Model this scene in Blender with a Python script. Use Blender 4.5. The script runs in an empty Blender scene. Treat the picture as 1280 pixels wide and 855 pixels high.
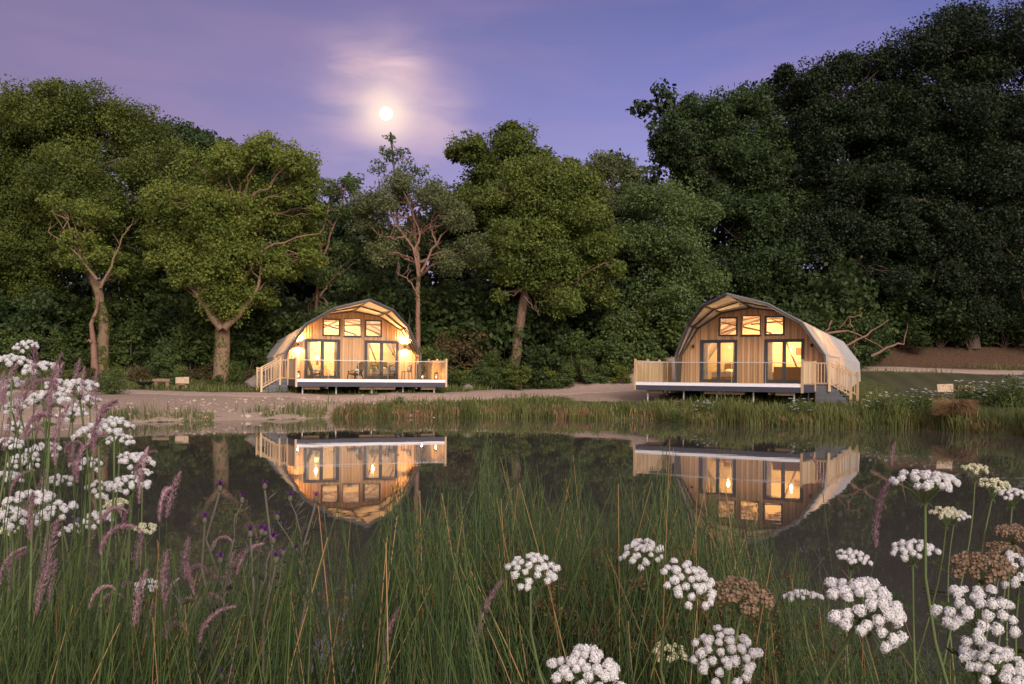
import bpy, math, random
import numpy as np
from mathutils import Vector, Matrix
PI = math.pi
sc = bpy.context.scene
COL = sc.collection
random.seed(7)
RG = np.random.default_rng(7)

# ------------------------------------------------------------------ camera model
F, CH, ROLL, YH = 1244.0, 2.15, 0.0096, 468.0
def at(px, py, Y):
    dx, dy = px - 640, py - YH
    u = dx * math.cos(ROLL) + dy * math.sin(ROLL)
    v = -dx * math.sin(ROLL) + dy * math.cos(ROLL)
    return np.array([u / F * Y, Y, CH - v / F * Y])

# ------------------------------------------------------------------ terrain
WL = [(-120, 538), (60, 531), (150, 529), (230, 527), (320, 525), (440, 522), (640, 522), (820, 526), (940, 532), (1020, 534),
      (1150, 536), (1250, 543), (1400, 556)]
_wx, _wy = [], []
for px, py in WL:
    dx, dy = px - 640, py - YH
    v = -dx * math.sin(ROLL) + dy
    Y = CH * F / v
    _wx.append(dx / F * Y); _wy.append(Y)
WX = np.array([-60, -45, -32] + _wx + [32, 45, 60]); WY = np.array([8, 14, 22] + _wy + [28, 18, 8])
o = np.argsort(WX); WX, WY = WX[o], WY[o]
def smooth(t):
    t = np.clip(t, 0, 1); return t * t * (3 - 2 * t)
def wob(x, y):
    return (np.sin(x * .9 + y * .37) + np.sin(x * .31 - y * .83 + 1.7) + np.sin(x * 2.1 + y * 1.9) * .4) / 2.4
def yfar(x): return np.interp(x, WX, WY) + .35 * np.sin(x * 1.3) * .5 + .12 * np.sin(x * 4.1)
def ynear(x): return 5.6 + .3 * np.sin(x * .8)
def H(x, y):
    x = np.asarray(x, float); y = np.asarray(y, float)
    d = y - yfar(x)
    dL = np.interp(d, [-8, -3, 0, .5, 2, 5, 10, 14, 18, 26, 40, 80, 300], [-1.6, -.9, 0, .15, .45, .75, 1.05, 1.35, 2.0, 3.0, 5, 9, 22])
    dM = np.interp(d, [-8, -3, 0, .3, 1.2, 3, 6, 10, 12, 14.5, 18, 25, 45, 80, 300], [-1.6, -.9, 0, .12, .42, .68, .98, 1.3, 1.6, 2.4, 3.2, 4.0, 5.5, 9, 22])
    dQ = np.interp(d, [-8, -3, 0, .3, 1.2, 3, 6, 10, 20, 22.5, 25.5, 45, 80, 300], [-1.6, -.9, 0, .12, .5, .85, 1.1, 1.35, 2.6, 2.75, 3.9, 5.5, 9, 22])
    dQ = np.where(d > 0, np.minimum(dQ, np.interp(y, [0, 40, 43, 46, 60, 62.8, 64.3, 67, 80, 110, 300], [.9, .95, 1.1, 1.3, 2.45, 2.7, 2.9, 4.3, 5.5, 9, 22])), dQ)
    tq = smooth((x - 12) / 7); dR = dM * (1 - tq) + dQ * tq
    dL = np.where(d > 0, np.minimum(dL, np.interp(y, [0, 40, 50, 54, 57, 62, 75, 110, 300], [.6, .75, .95, 1.05, 1.3, 2.1, 3.6, 8, 22])), dL)
    t = smooth((x + 14) / 8)
    far = dL * (1 - t) + dR * t + wob(x, y) * .05 * np.clip(d / 3, 0, 1)
    e = ynear(x) - y
    near = np.interp(e, [-6, -2, 0, 1.2, 3, 6, 40, 300], [-1.6, -.8, 0, .45, .68, .72, 1.4, 5]) + wob(x * 3, y * 3) * .02
    return np.maximum(far, near)
def hz(x, y): return float(H(x, y))

# ------------------------------------------------------------------ mesh building
class MB:
    def __init__(s): s.v = []; s.q = []; s.t = []; s.n = 0; s.tq = []; s.tt = []; s.mq = []; s.mt = []
    def add(s, V, Fc, tone=.5, m=0):
        V = np.asarray(V, float).reshape(-1, 3); Fc = np.asarray(Fc, int)
        if len(Fc) == 0: return s
        tn = np.broadcast_to(np.asarray(tone, float), (len(Fc),)).copy(); mm = np.full(len(Fc), m)
        if Fc.shape[1] == 4: s.q.append(Fc + s.n); s.tq.append(tn); s.mq.append(mm)
        else: s.t.append(Fc + s.n); s.tt.append(tn); s.mt.append(mm)
        s.v.append(V); s.n += len(V); return s
    def hexa(s, P, tone=.5, m=0):      # P: bottom 4 then top 4
        return s.add(P, [[3, 2, 1, 0], [4, 5, 6, 7], [0, 1, 5, 4], [1, 2, 6, 5], [2, 3, 7, 6], [3, 0, 4, 7]], tone, m)
    def box(s, x0, x1, y0, y1, z0, z1, tone=.5, m=0, M=None):
        x0, x1 = min(x0, x1), max(x0, x1); y0, y1 = min(y0, y1), max(y0, y1)
        P = np.array([(x0, y0, z0), (x1, y0, z0), (x1, y1, z0), (x0, y1, z0), (x0, y0, z1), (x1, y0, z1), (x1, y1, z1), (x0, y1, z1)], float)
        if M is not None: P = P @ np.array(M.to_3x3()).T + np.array(M.translation)
        return s.hexa(P, tone, m)
    def bar(s, a, b, w, h=None, tone=.5, m=0):   # rectangular bar between points
        a, b = np.array(a, float), np.array(b, float); h = h or w
        t = b - a; t /= np.linalg.norm(t)
        up = np.array([0, 0, 1.]) if abs(t[2]) < .9 else np.array([0, 1., 0])
        sx = np.cross(t, up); sx /= np.linalg.norm(sx); sy = np.cross(sx, t)
        P = []
        for e in (a, b):
            for (i, j) in ((-1, -1), (1, -1), (1, 1), (-1, 1)): P.append(e + sx * i * w / 2 + sy * j * h / 2)
        return s.hexa(np.array(P), tone, m)
    def tubes(s, P, R, S=6, tone=.5, m=0, cap=False):
        P = np.asarray(P, float); R = np.asarray(R, float)
        if P.ndim == 2: P = P[None]; R = R[None]
        N, K, _ = P.shape
        T = np.gradient(P, axis=1); T /= np.linalg.norm(T, axis=2, keepdims=True) + 1e-12
        mt = T.mean(axis=1); ref = np.where(np.abs(mt[:, 2:3]) > .7 * np.linalg.norm(mt, axis=1, keepdims=True), np.array([[1., 0.13, 0]]), np.array([[0, .1, 1.]]))
        A = np.cross(T, ref[:, None, :]); A /= np.linalg.norm(A, axis=2, keepdims=True) + 1e-12
        B = np.cross(T, A)
        ang = np.arange(S) * 2 * PI / S
        V = P[:, :, None, :] + R[:, :, None, None] * (A[:, :, None, :] * np.cos(ang)[None, None, :, None] + B[:, :, None, :] * np.sin(ang)[None, None, :, None])
        base = (np.arange(N) * K * S)[:, None, None]
        k = (np.arange(K - 1) * S)[None, :, None]; i = np.arange(S)[None, None, :]; j = (i + 1) % S
        a = base + k + i; b = base + k + j
        Fq = np.stack([a, a + S, b + S, b], axis=-1).reshape(-1, 4)
        tn = np.broadcast_to(np.asarray(tone, float).reshape(-1, 1), (N, (K - 1) * S)).reshape(-1)
        s.add(V.reshape(-1, 3), Fq, tn, m)
        if cap:
            for n in range(N):
                for kk in (0, K - 1):
                    ring = V[n, kk]; c = ring.mean(0)
                    s.add(np.vstack([ring, c]), [[x, (x + 1) % S, S] for x in range(S)], tn[0], m)
        return s
    def quads(s, C, A, B, tone=.5, m=0):   # rhombus leaves: centre C, half axes A, B
        n = len(C); V = np.stack([C - A, C + B, C + A, C - B], axis=1).reshape(-1, 3)
        return s.add(V, np.arange(n * 4).reshape(n, 4), tone, m)
    def ball(s, c, r, seg=8, ring=5, tone=.5, m=0, jit=0, rng=None):
        r = np.broadcast_to(np.asarray(r, float), (3,)); V = []
        for i in range(ring + 1):
            th = PI * i / ring
            for j in range(seg):
                ph = 2 * PI * j / seg
                k = 1 + (rng.uniform(-jit, jit) if rng is not None else 0)
                V.append([c[0] + r[0] * k * math.sin(th) * math.cos(ph), c[1] + r[1] * k * math.sin(th) * math.sin(ph), c[2] + r[2] * k * math.cos(th)])
        Fc = [[i * seg + j, (i + 1) * seg + j, (i + 1) * seg + (j + 1) % seg, i * seg + (j + 1) % seg] for i in range(ring) for j in range(seg)]
        return s.add(V, Fc, tone, m)
    def lathe(s, c, prof, seg=12, tone=.5, m=0):
        V = [[c[0] + r * math.cos(2 * PI * j / seg), c[1] + r * math.sin(2 * PI * j / seg), c[2] + z] for r, z in prof for j in range(seg)]
        Fc = [[i * seg + j, i * seg + (j + 1) % seg, (i + 1) * seg + (j + 1) % seg, (i + 1) * seg + j] for i in range(len(prof) - 1) for j in range(seg)]
        return s.add(V, Fc, tone, m)
    def mesh(s, name, mats, smooth_=False, off=None):
        V = np.concatenate(s.v) if s.v else np.zeros((0, 3))
        if off is not None: V = V + np.asarray(off)
        q = np.concatenate(s.q) if s.q else np.zeros((0, 4), int); t = np.concatenate(s.t) if s.t else np.zeros((0, 3), int)
        me = bpy.data.meshes.new(name)
        me.vertices.add(len(V)); me.vertices.foreach_set('co', V.astype(np.float32).ravel())
        me.loops.add(q.size + t.size); me.loops.foreach_set('vertex_index', np.concatenate([q.ravel(), t.ravel()]).astype(np.int32))
        nf = len(q) + len(t); me.polygons.add(nf)
        me.polygons.foreach_set('loop_start', np.concatenate([np.arange(len(q)) * 4, q.size + np.arange(len(t)) * 3]).astype(np.int32))
        mi = np.concatenate((s.mq + s.mt) or [np.zeros(0)]).astype(np.int32); me.polygons.foreach_set('material_index', mi)
        me.polygons.foreach_set('use_smooth', np.full(nf, bool(smooth_)))
        at_ = me.attributes.new('tone', 'FLOAT', 'FACE'); at_.data.foreach_set('value', np.concatenate((s.tq + s.tt) or [np.zeros(0)]).astype(np.float32))
        me.update(calc_edges=True); me.validate()
        for mm in (mats if isinstance(mats, (list, tuple)) else [mats]): me.materials.append(mm)
        return me
    def build(s, name, mats, parent=None, smooth_=False, off=None):
        return link(name, s.mesh(name, mats, smooth_, off), parent)
def link(name, data, parent=None, loc=None, rz=None):
    ob = bpy.data.objects.new(name, data); COL.objects.link(ob)
    if parent is not None: ob.parent = parent
    if loc is not None: ob.location = loc
    if rz is not None: ob.rotation_euler = (0, 0, rz)
    return ob
def tag(ob, label=None, cat=None, group=None, kind=None):
    if label: ob['label'] = label
    if cat: ob['category'] = cat
    if group: ob['group'] = group
    if kind: ob['kind'] = kind
    return ob
def empty(name, loc=(0, 0, 0), rz=0):
    e = bpy.data.objects.new(name, None); COL.objects.link(e); e.location = loc; e.rotation_euler = (0, 0, rz); e.empty_display_size = .2
    return e
def copy_tree(ob, parent=None):
    c = ob.copy(); COL.objects.link(c)
    if parent is not None: c.parent = parent
    for ch in list(ob.children): copy_tree(ch, c)
    return c

# ------------------------------------------------------------------ materials
def nmat(name):
    m = bpy.data.materials.new(name); m.use_nodes = True; nt = m.node_tree; nt.nodes.clear()
    out = nt.nodes.new('ShaderNodeOutputMaterial'); return m, nt, out
def N(nt, t, **kw):
    n = nt.nodes.new(t)
    for k, v in kw.items():
        if hasattr(n, k) and k not in n.inputs: setattr(n, k, v)
        else: n.inputs[k].default_value = v
    return n
def ramp(nt, stops, fac=None):
    r = nt.nodes.new('ShaderNodeValToRGB'); cr = r.color_ramp
    while len(cr.elements) < len(stops): cr.elements.new(.5)
    for e, (p, c) in zip(cr.elements, stops): e.position = p; e.color = (*c, 1) if len(c) == 3 else c
    if fac is not None: nt.links.new(fac, r.inputs[0])
    return r
def noise(nt, scale=5, detail=4, rough=.6, coord='Object', stretch=None):
    tc = nt.nodes.new('ShaderNodeTexCoord'); n = nt.nodes.new('ShaderNodeTexNoise')
    n.inputs['Scale'].default_value = scale; n.inputs['Detail'].default_value = detail; n.inputs['Roughness'].default_value = rough
    src = tc.outputs[coord]
    if stretch:
        mp = nt.nodes.new('ShaderNodeMapping'); mp.inputs['Scale'].default_value = stretch; nt.links.new(src, mp.inputs[0]); src = mp.outputs[0]
    nt.links.new(src, n.inputs['Vector']); return n
def tone_mix(nt, amount, f):      # f (noise output) mixed with tone attribute
    a = nt.nodes.new('ShaderNodeAttribute'); a.attribute_name = 'tone'
    mx = nt.nodes.new('ShaderNodeMix'); mx.data_type = 'FLOAT'; mx.inputs[0].default_value = amount
    nt.links.new(f, mx.inputs[2]); nt.links.new(a.outputs['Fac'], mx.inputs[3]); return mx.outputs[0]
def surf(name, c0, c1, rough=.7, scale=4, stretch=None, tone=.4, bump=.0, bscale=None, spec=.3, metal=0, c2=None, detail=5):
    m, nt, out = nmat(name); L = nt.links
    n = noise(nt, scale, detail, .62, stretch=stretch)
    f = tone_mix(nt, tone, n.outputs['Fac'])
    st = [(.28, c0), (.72, c1)] if c2 is None else [(.25, c0), (.5, c1), (.75, c2)]
    r = ramp(nt, st, f)
    b = nt.nodes.new('ShaderNodeBsdfPrincipled'); b.inputs['Roughness'].default_value = rough; b.inputs['Metallic'].default_value = metal
    b.inputs['Specular IOR Level'].default_value = spec
    L.new(r.outputs[0], b.inputs['Base Color'])
    if bump:
        n2 = noise(nt, bscale or scale * 3, 5, .6, stretch=stretch); bp = nt.nodes.new('ShaderNodeBump'); bp.inputs['Strength'].default_value = bump
        bp.inputs['Distance'].default_value = .02; L.new(n2.outputs['Fac'], bp.inputs['Height']); L.new(bp.outputs[0], b.inputs['Normal'])
    L.new(b.outputs[0], out.inputs[0]); return m
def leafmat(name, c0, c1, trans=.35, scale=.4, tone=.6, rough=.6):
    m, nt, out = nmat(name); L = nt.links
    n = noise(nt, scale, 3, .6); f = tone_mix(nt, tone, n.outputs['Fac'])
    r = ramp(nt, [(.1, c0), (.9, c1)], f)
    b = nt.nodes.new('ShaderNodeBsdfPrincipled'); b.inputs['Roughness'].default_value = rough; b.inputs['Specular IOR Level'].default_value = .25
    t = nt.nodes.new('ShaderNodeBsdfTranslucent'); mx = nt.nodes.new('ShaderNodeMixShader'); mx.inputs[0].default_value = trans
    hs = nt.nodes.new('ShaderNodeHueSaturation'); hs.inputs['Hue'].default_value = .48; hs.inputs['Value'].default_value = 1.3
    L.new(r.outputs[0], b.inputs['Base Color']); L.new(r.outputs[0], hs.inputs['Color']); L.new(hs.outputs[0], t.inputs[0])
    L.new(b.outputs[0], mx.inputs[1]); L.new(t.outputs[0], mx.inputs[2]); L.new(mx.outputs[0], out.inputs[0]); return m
def emit(name, c, s):
    m, nt, out = nmat(name); e = nt.nodes.new('ShaderNodeEmission'); e.inputs[0].default_value = (*c, 1); e.inputs[1].default_value = s
    nt.links.new(e.outputs[0], out.inputs[0]); return m
M = {}
M['timber'] = surf('cladding_timber', (.38, .225, .115), (.63, .405, .225), .65, 2.2, (3.5, 3.5, .35), .5, .25, 6)
M['pale_timber'] = surf('pale_timber', (.42, .29, .17), (.62, .46, .29), .65, 3, (3, 3, .5), .5, .2, 8)
M['deckwood'] = surf('deck_boards', (.22, .17, .13), (.34, .27, .2), .6, 3, (.5, 6, 1), .4)
M['grey_board'] = surf('grey_stained_board', (.085, .09, .105), (.14, .145, .165), .6, 3, (.6, 2, 5), .4, .2)
M['dark'] = surf('dark_grey_paint', (.045, .05, .062), (.07, .075, .09), .45, 6, None, .2)
M['fascia'] = surf('dark_fascia', (.04, .042, .062), (.07, .07, .095), .5, 5, (.3, 1, 3), .2)
M['white'] = surf('white_trim', (.74, .74, .8), (.84, .84, .9), .5, 6, None, .1)
M['steel'] = surf('galvanised_steel', (.5, .5, .5), (.68, .68, .68), .4, 8, None, .1, metal=.4)
M['rib'] = surf('roof_frame_timber', (.075, .058, .048), (.13, .10, .08), .6, 4, None, .3)
M['cream'] = surf('cream_wall', (.62, .52, .36), (.72, .62, .45), .8, 2, None, .1)
M['inner'] = surf('inner_brace', (.20, .12, .06), (.3, .19, .1), .7, 3, None, .3)
M['fabric'] = surf('pale_cushion', (.5, .48, .46), (.68, .66, .62), .9, 12, None, .1, .3, 90)
M['wicker'] = surf('brown_wicker', (.10, .065, .04), (.24, .16, .09), .7, 40, None, .3, .5, 120)
M['black_metal'] = surf('black_metal', (.015, .015, .017), (.035, .033, .033), .45, 8, None, .2, .2)
M['bark'] = surf('bark', (.055, .035, .027), (.21, .13, .092), .85, 4, (2.5, 2.5, .7), 0, 1, 10)
M['bark_ivy'] = surf('mossy_bark', (.055, .042, .025), (.20, .125, .085), .85, 3, (2, 2, .8), 0, 1, 10, c2=(.12, .13, .05))
M['bark_dark'] = surf('dark_bark', (.045, .036, .03), (.11, .08, .062), .9, 2.5, (2.5, 2.5, .7), .2, .8, 7)
M['bark_red'] = surf('reddish_bare_wood', (.12, .065, .047), (.27, .155, .115), .8, 3, None, .3, .5)
M['log'] = surf('cut_log', (.12, .075, .05), (.28, .19, .13), .85, 5, (1, 3, 3), .3, .5)
M['logface'] = surf('fresh_sawn_wood', (.30, .22, .15), (.52, .41, .29), .75, 8, None, .2, .2)
M['stone'] = surf('pinkish_stone', (.22, .165, .13), (.42, .33, .27), .85, 6, None, .6, .4)
M['rock'] = surf('grey_boulder', (.13, .11, .10), (.27, .23, .20), .9, 3, None, .3, .6)
M['oak'] = leafmat('oak_leaf', (0.0442, 0.0702, 0.0148), (0.1354, 0.1685, 0.0321))
M['oak_bright'] = leafmat('bright_oak_leaf', (0.0713, 0.1126, 0.0193), (0.2072, 0.2430, 0.0482))
M['oak_fresh'] = leafmat('fresh_oak_leaf', (0.0585, 0.0978, 0.0199), (0.1705, 0.2087, 0.0440))
M['dark_leaf'] = leafmat('dark_shaded_leaf', (0.0234, 0.0435, 0.0154), (0.0598, 0.0960, 0.0308), .25)  # right-hand oak's shade is put into this colour; a left tree shares it
M['shaded_leaf'] = leafmat('painted_shade_leaf', (0.0103, 0.0195, 0.0082), (0.0243, 0.0413, 0.0153), .2)  # very dark green paints the shade on the two rightmost trees into their leaves
M['willow'] = leafmat('willow_leaf', (0.0690, 0.0927, 0.0390), (0.1656, 0.1943, 0.0806))
M['ash'] = leafmat('hedge_leaf', (0.0552, 0.0927, 0.0312), (0.1310, 0.1869, 0.0585))
M['bush'] = leafmat('bush_leaf', (0.0359, 0.0688, 0.0182), (0.1174, 0.1570, 0.0416))
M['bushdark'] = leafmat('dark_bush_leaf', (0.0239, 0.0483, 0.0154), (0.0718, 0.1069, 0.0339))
M['bushred'] = leafmat('russet_bush_leaf', (.05, .05, .02), (.17, .12, .055))
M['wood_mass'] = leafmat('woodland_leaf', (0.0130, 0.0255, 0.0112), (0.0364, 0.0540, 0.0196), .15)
M['grass'] = leafmat('bank_grass_blade', (.055, .085, .022), (.19, .20, .065), .3, 1.2)
M['grassdry'] = leafmat('dry_grass_blade', (.16, .095, .04), (.36, .24, .13), .3, 1.2)
M['rush'] = leafmat('rush_stem', (0.0170, 0.0408, 0.0180), (0.1062, 0.1487, 0.0450), .12, 3, .8, .4)
M['rushdry'] = leafmat('dry_rush_stem', (.25, .13, .05), (.48, .31, .15), .12, 3, .7, .5)
M['rushbrown'] = leafmat('rush_seed_tuft', (.07, .045, .022), (.20, .13, .06), .15, 8)
M['stem'] = leafmat('flower_stem', (.075, .11, .04), (.17, .21, .09), .1, 8, .5, .45)
M['petal'] = leafmat('white_petal', (.46, .46, .45), (.76, .75, .76), .3, 20, .7, .6)
M['petalcream'] = leafmat('cream_bud', (.45, .47, .28), (.68, .66, .46), .25, 20, .7)
M['umbelbrown'] = leafmat('faded_russet_umbel', (.10, .095, .045), (.25, .165, .11), .2, 20, .7)
M['fog'] = leafmat('purple_grass_head', (.21, .115, .145), (.50, .33, .36), .3, 20, .8)
M['thistle_p'] = leafmat('thistle_purple', (.24, .04, .32), (.45, .12, .55), .3, 20, .7)
M['thistle_g'] = leafmat('thistle_green', (.07, .07, .055), (.17, .15, .12), .15, 10, .6)
M['undergreen'] = leafmat('undergrowth_leaf', (.022, .045, .012), (.075, .11, .03), .3, 3)
M['ivy'] = leafmat('ivy_leaf', (.04, .07, .012), (.14, .17, .03))
M['bulb'] = emit('warm_bulb', (1, .62, .25), 14)
M['bulbsoft'] = emit('lamp_shade_glow', (1, .66, .30), 5)
M['candle'] = emit('candle_flame', (1, .55, .18), 25)
def canvas(name, c0, c1, tr):
    m, nt, out = nmat(name); L = nt.links; n = noise(nt, 1.2, 4, .6); r = ramp(nt, [(.3, c0), (.7, c1)], n.outputs['Fac'])
    d = nt.nodes.new('ShaderNodeBsdfPrincipled'); d.inputs['Roughness'].default_value = .75; t = nt.nodes.new('ShaderNodeBsdfTranslucent')
    L.new(r.outputs[0], d.inputs['Base Color']); L.new(r.outputs[0], t.inputs[0])
    mx = nt.nodes.new('ShaderNodeMixShader'); mx.inputs[0].default_value = tr; L.new(d.outputs[0], mx.inputs[1]); L.new(t.outputs[0], mx.inputs[2]); L.new(mx.outputs[0], out.inputs[0])
    return m
M['canvas'] = canvas('canvas_roof', (.40, .36, .33), (.50, .455, .42), .32)
M['canvas_grey'] = canvas('rear_canvas', (.36, .35, .34), (.44, .42, .41), .05)
M['canvas_soffit'] = canvas('soffit_canvas', (.50, .43, .34), (.60, .53, .43), .1)
def glass():
    m, nt, out = nmat('window_glass'); L = nt.links
    t = nt.nodes.new('ShaderNodeBsdfTransparent'); t.inputs[0].default_value = (.93, .94, .93, 1); g = nt.nodes.new('ShaderNodeBsdfGlossy'); g.inputs['Roughness'].default_value = .02
    lw = nt.nodes.new('ShaderNodeLayerWeight'); lw.inputs[0].default_value = .5; pw = nt.nodes.new('ShaderNodeMath'); pw.operation = 'POWER'; pw.inputs[1].default_value = 5; L.new(lw.outputs['Facing'], pw.inputs[0])
    fr = nt.nodes.new('ShaderNodeMath'); fr.operation = 'MULTIPLY_ADD'; fr.inputs[1].default_value = .9; fr.inputs[2].default_value = .05; L.new(pw.outputs[0], fr.inputs[0])
    mx = nt.nodes.new('ShaderNodeMixShader'); L.new(fr.outputs[0], mx.inputs[0]); L.new(t.outputs[0], mx.inputs[1]); L.new(g.outputs[0], mx.inputs[2]); L.new(mx.outputs[0], out.inputs[0])
    return m
M['glass'] = glass()
def watermat():
    m, nt, out = nmat('pond_water'); L = nt.links
    b = nt.nodes.new('ShaderNodeBsdfPrincipled'); b.inputs['Base Color'].default_value = (.062, .058, .049, 1)
    b.inputs['Roughness'].default_value = .015; b.inputs['IOR'].default_value = 1.333
    n = noise(nt, .55, 3, .5, stretch=(1, 2.5, 1)); n2 = noise(nt, 5, 2, .5, stretch=(1, 2, 1))
    ad = nt.nodes.new('ShaderNodeMath'); ad.operation = 'MULTIPLY_ADD'; ad.inputs[1].default_value = .08
    L.new(n2.outputs['Fac'], ad.inputs[0]); L.new(n.outputs['Fac'], ad.inputs[2])
    bp = nt.nodes.new('ShaderNodeBump'); bp.inputs['Strength'].default_value = .05; bp.inputs['Distance'].default_value = .02
    L.new(ad.outputs[0], bp.inputs['Height']); L.new(bp.outputs[0], b.inputs['Normal']); L.new(b.outputs[0], out.inputs[0]); return m
M['water'] = watermat()
def groundmat():
    m, nt, out = nmat('ground'); L = nt.links
    a = nt.nodes.new('ShaderNodeAttribute'); a.attribute_name = 'bare'
    b2 = nt.nodes.new('ShaderNodeAttribute'); b2.attribute_name = 'litter'
    n1 = noise(nt, .8, 6, .65); n2 = noise(nt, 9, 5, .7); n3 = noise(nt, 3, 5, .7)
    g = ramp(nt, [(.3, (.035, .045, .016)), (.5, (.07, .085, .03)), (.72, (.13, .115, .05))], n3.outputs['Fac'])
    s = ramp(nt, [(.3, (.26, .195, .15)), (.7, (.35, .275, .22))], n2.outputs['Fac'])
    li = ramp(nt, [(.3, (.035, .024, .016)), (.55, (.10, .06, .04)), (.75, (.17, .105, .075))], n2.outputs['Fac'])
    ad = nt.nodes.new('ShaderNodeMath'); ad.operation = 'ADD'; L.new(a.outputs['Fac'], ad.inputs[0])
    sb = nt.nodes.new('ShaderNodeMath'); sb.operation = 'MULTIPLY_ADD'; L.new(n1.outputs['Fac'], sb.inputs[0]); sb.inputs[1].default_value = 1.6; sb.inputs[2].default_value = -.8; L.new(sb.outputs[0], ad.inputs[1])
    rr = ramp(nt, [(.42, (0, 0, 0)), (.58, (1, 1, 1))], ad.outputs[0])
    m1 = nt.nodes.new('ShaderNodeMix'); m1.data_type = 'RGBA'; L.new(rr.outputs[0], m1.inputs[0]); L.new(g.outputs[0], m1.inputs[6]); L.new(s.outputs[0], m1.inputs[7])
    m2 = nt.nodes.new('ShaderNodeMix'); m2.data_type = 'RGBA'; L.new(b2.outputs['Fac'], m2.inputs[0]); L.new(m1.outputs[2], m2.inputs[6]); L.new(li.outputs[0], m2.inputs[7])
    p = nt.nodes.new('ShaderNodeBsdfPrincipled'); p.inputs['Roughness'].default_value = .95; p.inputs['Specular IOR Level'].default_value = .1
    bp = nt.nodes.new('ShaderNodeBump'); bp.inputs['Strength'].default_value = .8; bp.inputs['Distance'].default_value = .05; L.new(n2.outputs['Fac'], bp.inputs['Height'])
    L.new(m2.outputs[2], p.inputs['Base Color']); L.new(bp.outputs[0], p.inputs['Normal']); L.new(p.outputs[0], out.inputs[0]); return m
M['ground'] = groundmat()
M['gravel'] = surf('gravel_path', (.29, .205, .165), (.46, .36, .305), .95, 7, None, 0, .7, 40, spec=.1, detail=8)
def lawnmat():
    m, nt, out = nmat('mown_lawn'); L = nt.links
    tc = nt.nodes.new('ShaderNodeTexCoord'); mp = nt.nodes.new('ShaderNodeMapping'); mp.inputs['Rotation'].default_value = (0, 0, .25)
    L.new(tc.outputs['Object'], mp.inputs[0]); w = nt.nodes.new('ShaderNodeTexWave'); w.inputs['Scale'].default_value = .22; w.inputs['Distortion'].default_value = .6; L.new(mp.outputs[0], w.inputs[0])
    n = noise(nt, 6, 6, .7); mx = nt.nodes.new('ShaderNodeMix'); mx.data_type = 'FLOAT'; mx.inputs[0].default_value = .75; L.new(w.outputs['Fac'], mx.inputs[2]); L.new(n.outputs['Fac'], mx.inputs[3])
    r = ramp(nt, [(.25, (.05, .052, .026)), (.75, (.085, .082, .045))], mx.outputs[0])
    p = nt.nodes.new('ShaderNodeBsdfPrincipled'); p.inputs['Roughness'].default_value = .95; p.inputs['Specular IOR Level'].default_value = .1
    L.new(r.outputs[0], p.inputs['Base Color']); L.new(p.outputs[0], out.inputs[0]); return m
M['lawn'] = lawnmat()

# ------------------------------------------------------------------ ground, path, water
PATH = [(-60, 47, 1.6), (-34, 50.5, 1.5), (-22, 52.6, 1.5), (-15, 51.6, 1.5), (-9, 51.6, 1.5), (-4, 54.0, 1.6), (1, 56.5, 2.0), (6, 58.8, 2.6), (10, 61.0, 2.4), (15, 62.8, 1.7),
        (22, 63.0, 1.3), (30, 61.5, 1.2), (38, 60, 1.2), (60, 56, 1.2)]
PA = np.array(PATH)
def path_d(x, y):
    best = np.full(np.shape(x), 1e9)
    for i in range(len(PA) - 1):
        a, b = PA[i, :2], PA[i + 1, :2]; ab = b - a
        t = np.clip(((x - a[0]) * ab[0] + (y - a[1]) * ab[1]) / (ab @ ab), 0, 1)
        w = PA[i, 2] + t * (PA[i + 1, 2] - PA[i, 2])
        best = np.minimum(best, np.hypot(x - a[0] - t * ab[0], y - a[1] - t * ab[1]) - w)
    return best
def bare_mask(x, y):
    d = y - yfar(x); m = smooth(1 - path_d(x, y) / 1.2) * .75
    left = smooth((-5 - x) / 5) * smooth((d + .3) / .5) * smooth((52.6 - y) / 1.5) * .92
    mid = smooth((x - 1) / 3) * smooth((10 - x) / 2) * smooth((d - 3) / 2) * smooth((14 - d) / 3) * .8
    return np.maximum(np.maximum(m, left), mid)
def ground():
    xs = np.concatenate([[-900, -500, -260, -140, -90], np.arange(-60, 60.1, .6), [90, 140, 260, 500, 900]])
    ys = np.concatenate([[-400, -120, -50, -25, -12, -5], np.arange(-3, 75, .45), np.arange(76, 110, 2), [120, 150, 200, 300, 500, 900]])
    X, Y = np.meshgrid(xs, ys); Z = H(X, Y)
    far = smooth((np.hypot(X, Y) - 250) / 250); Z = Z * (1 - far) + far * 14
    V = np.stack([X, Y, Z], -1).reshape(-1, 3); nx, ny = len(xs), len(ys)
    i, j = np.meshgrid(np.arange(nx - 1), np.arange(ny - 1)); a = (j * nx + i).ravel()
    mb = MB(); mb.add(V, np.stack([a, a + 1, a + nx + 1, a + nx], 1)); ob = mb.build('ground', M['ground'], smooth_=True)
    me = ob.data; at1 = me.attributes.new('bare', 'FLOAT', 'POINT'); at1.data.foreach_set('value', bare_mask(X, Y).ravel().astype(np.float32))
    d = Y - yfar(X); lit = smooth((Y - 61) / 4) * smooth((d - 14) / 3)
    at2 = me.attributes.new('litter', 'FLOAT', 'POINT'); at2.data.foreach_set('value', lit.ravel().astype(np.float32))
    tag(ob, kind='structure')
ground()
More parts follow.
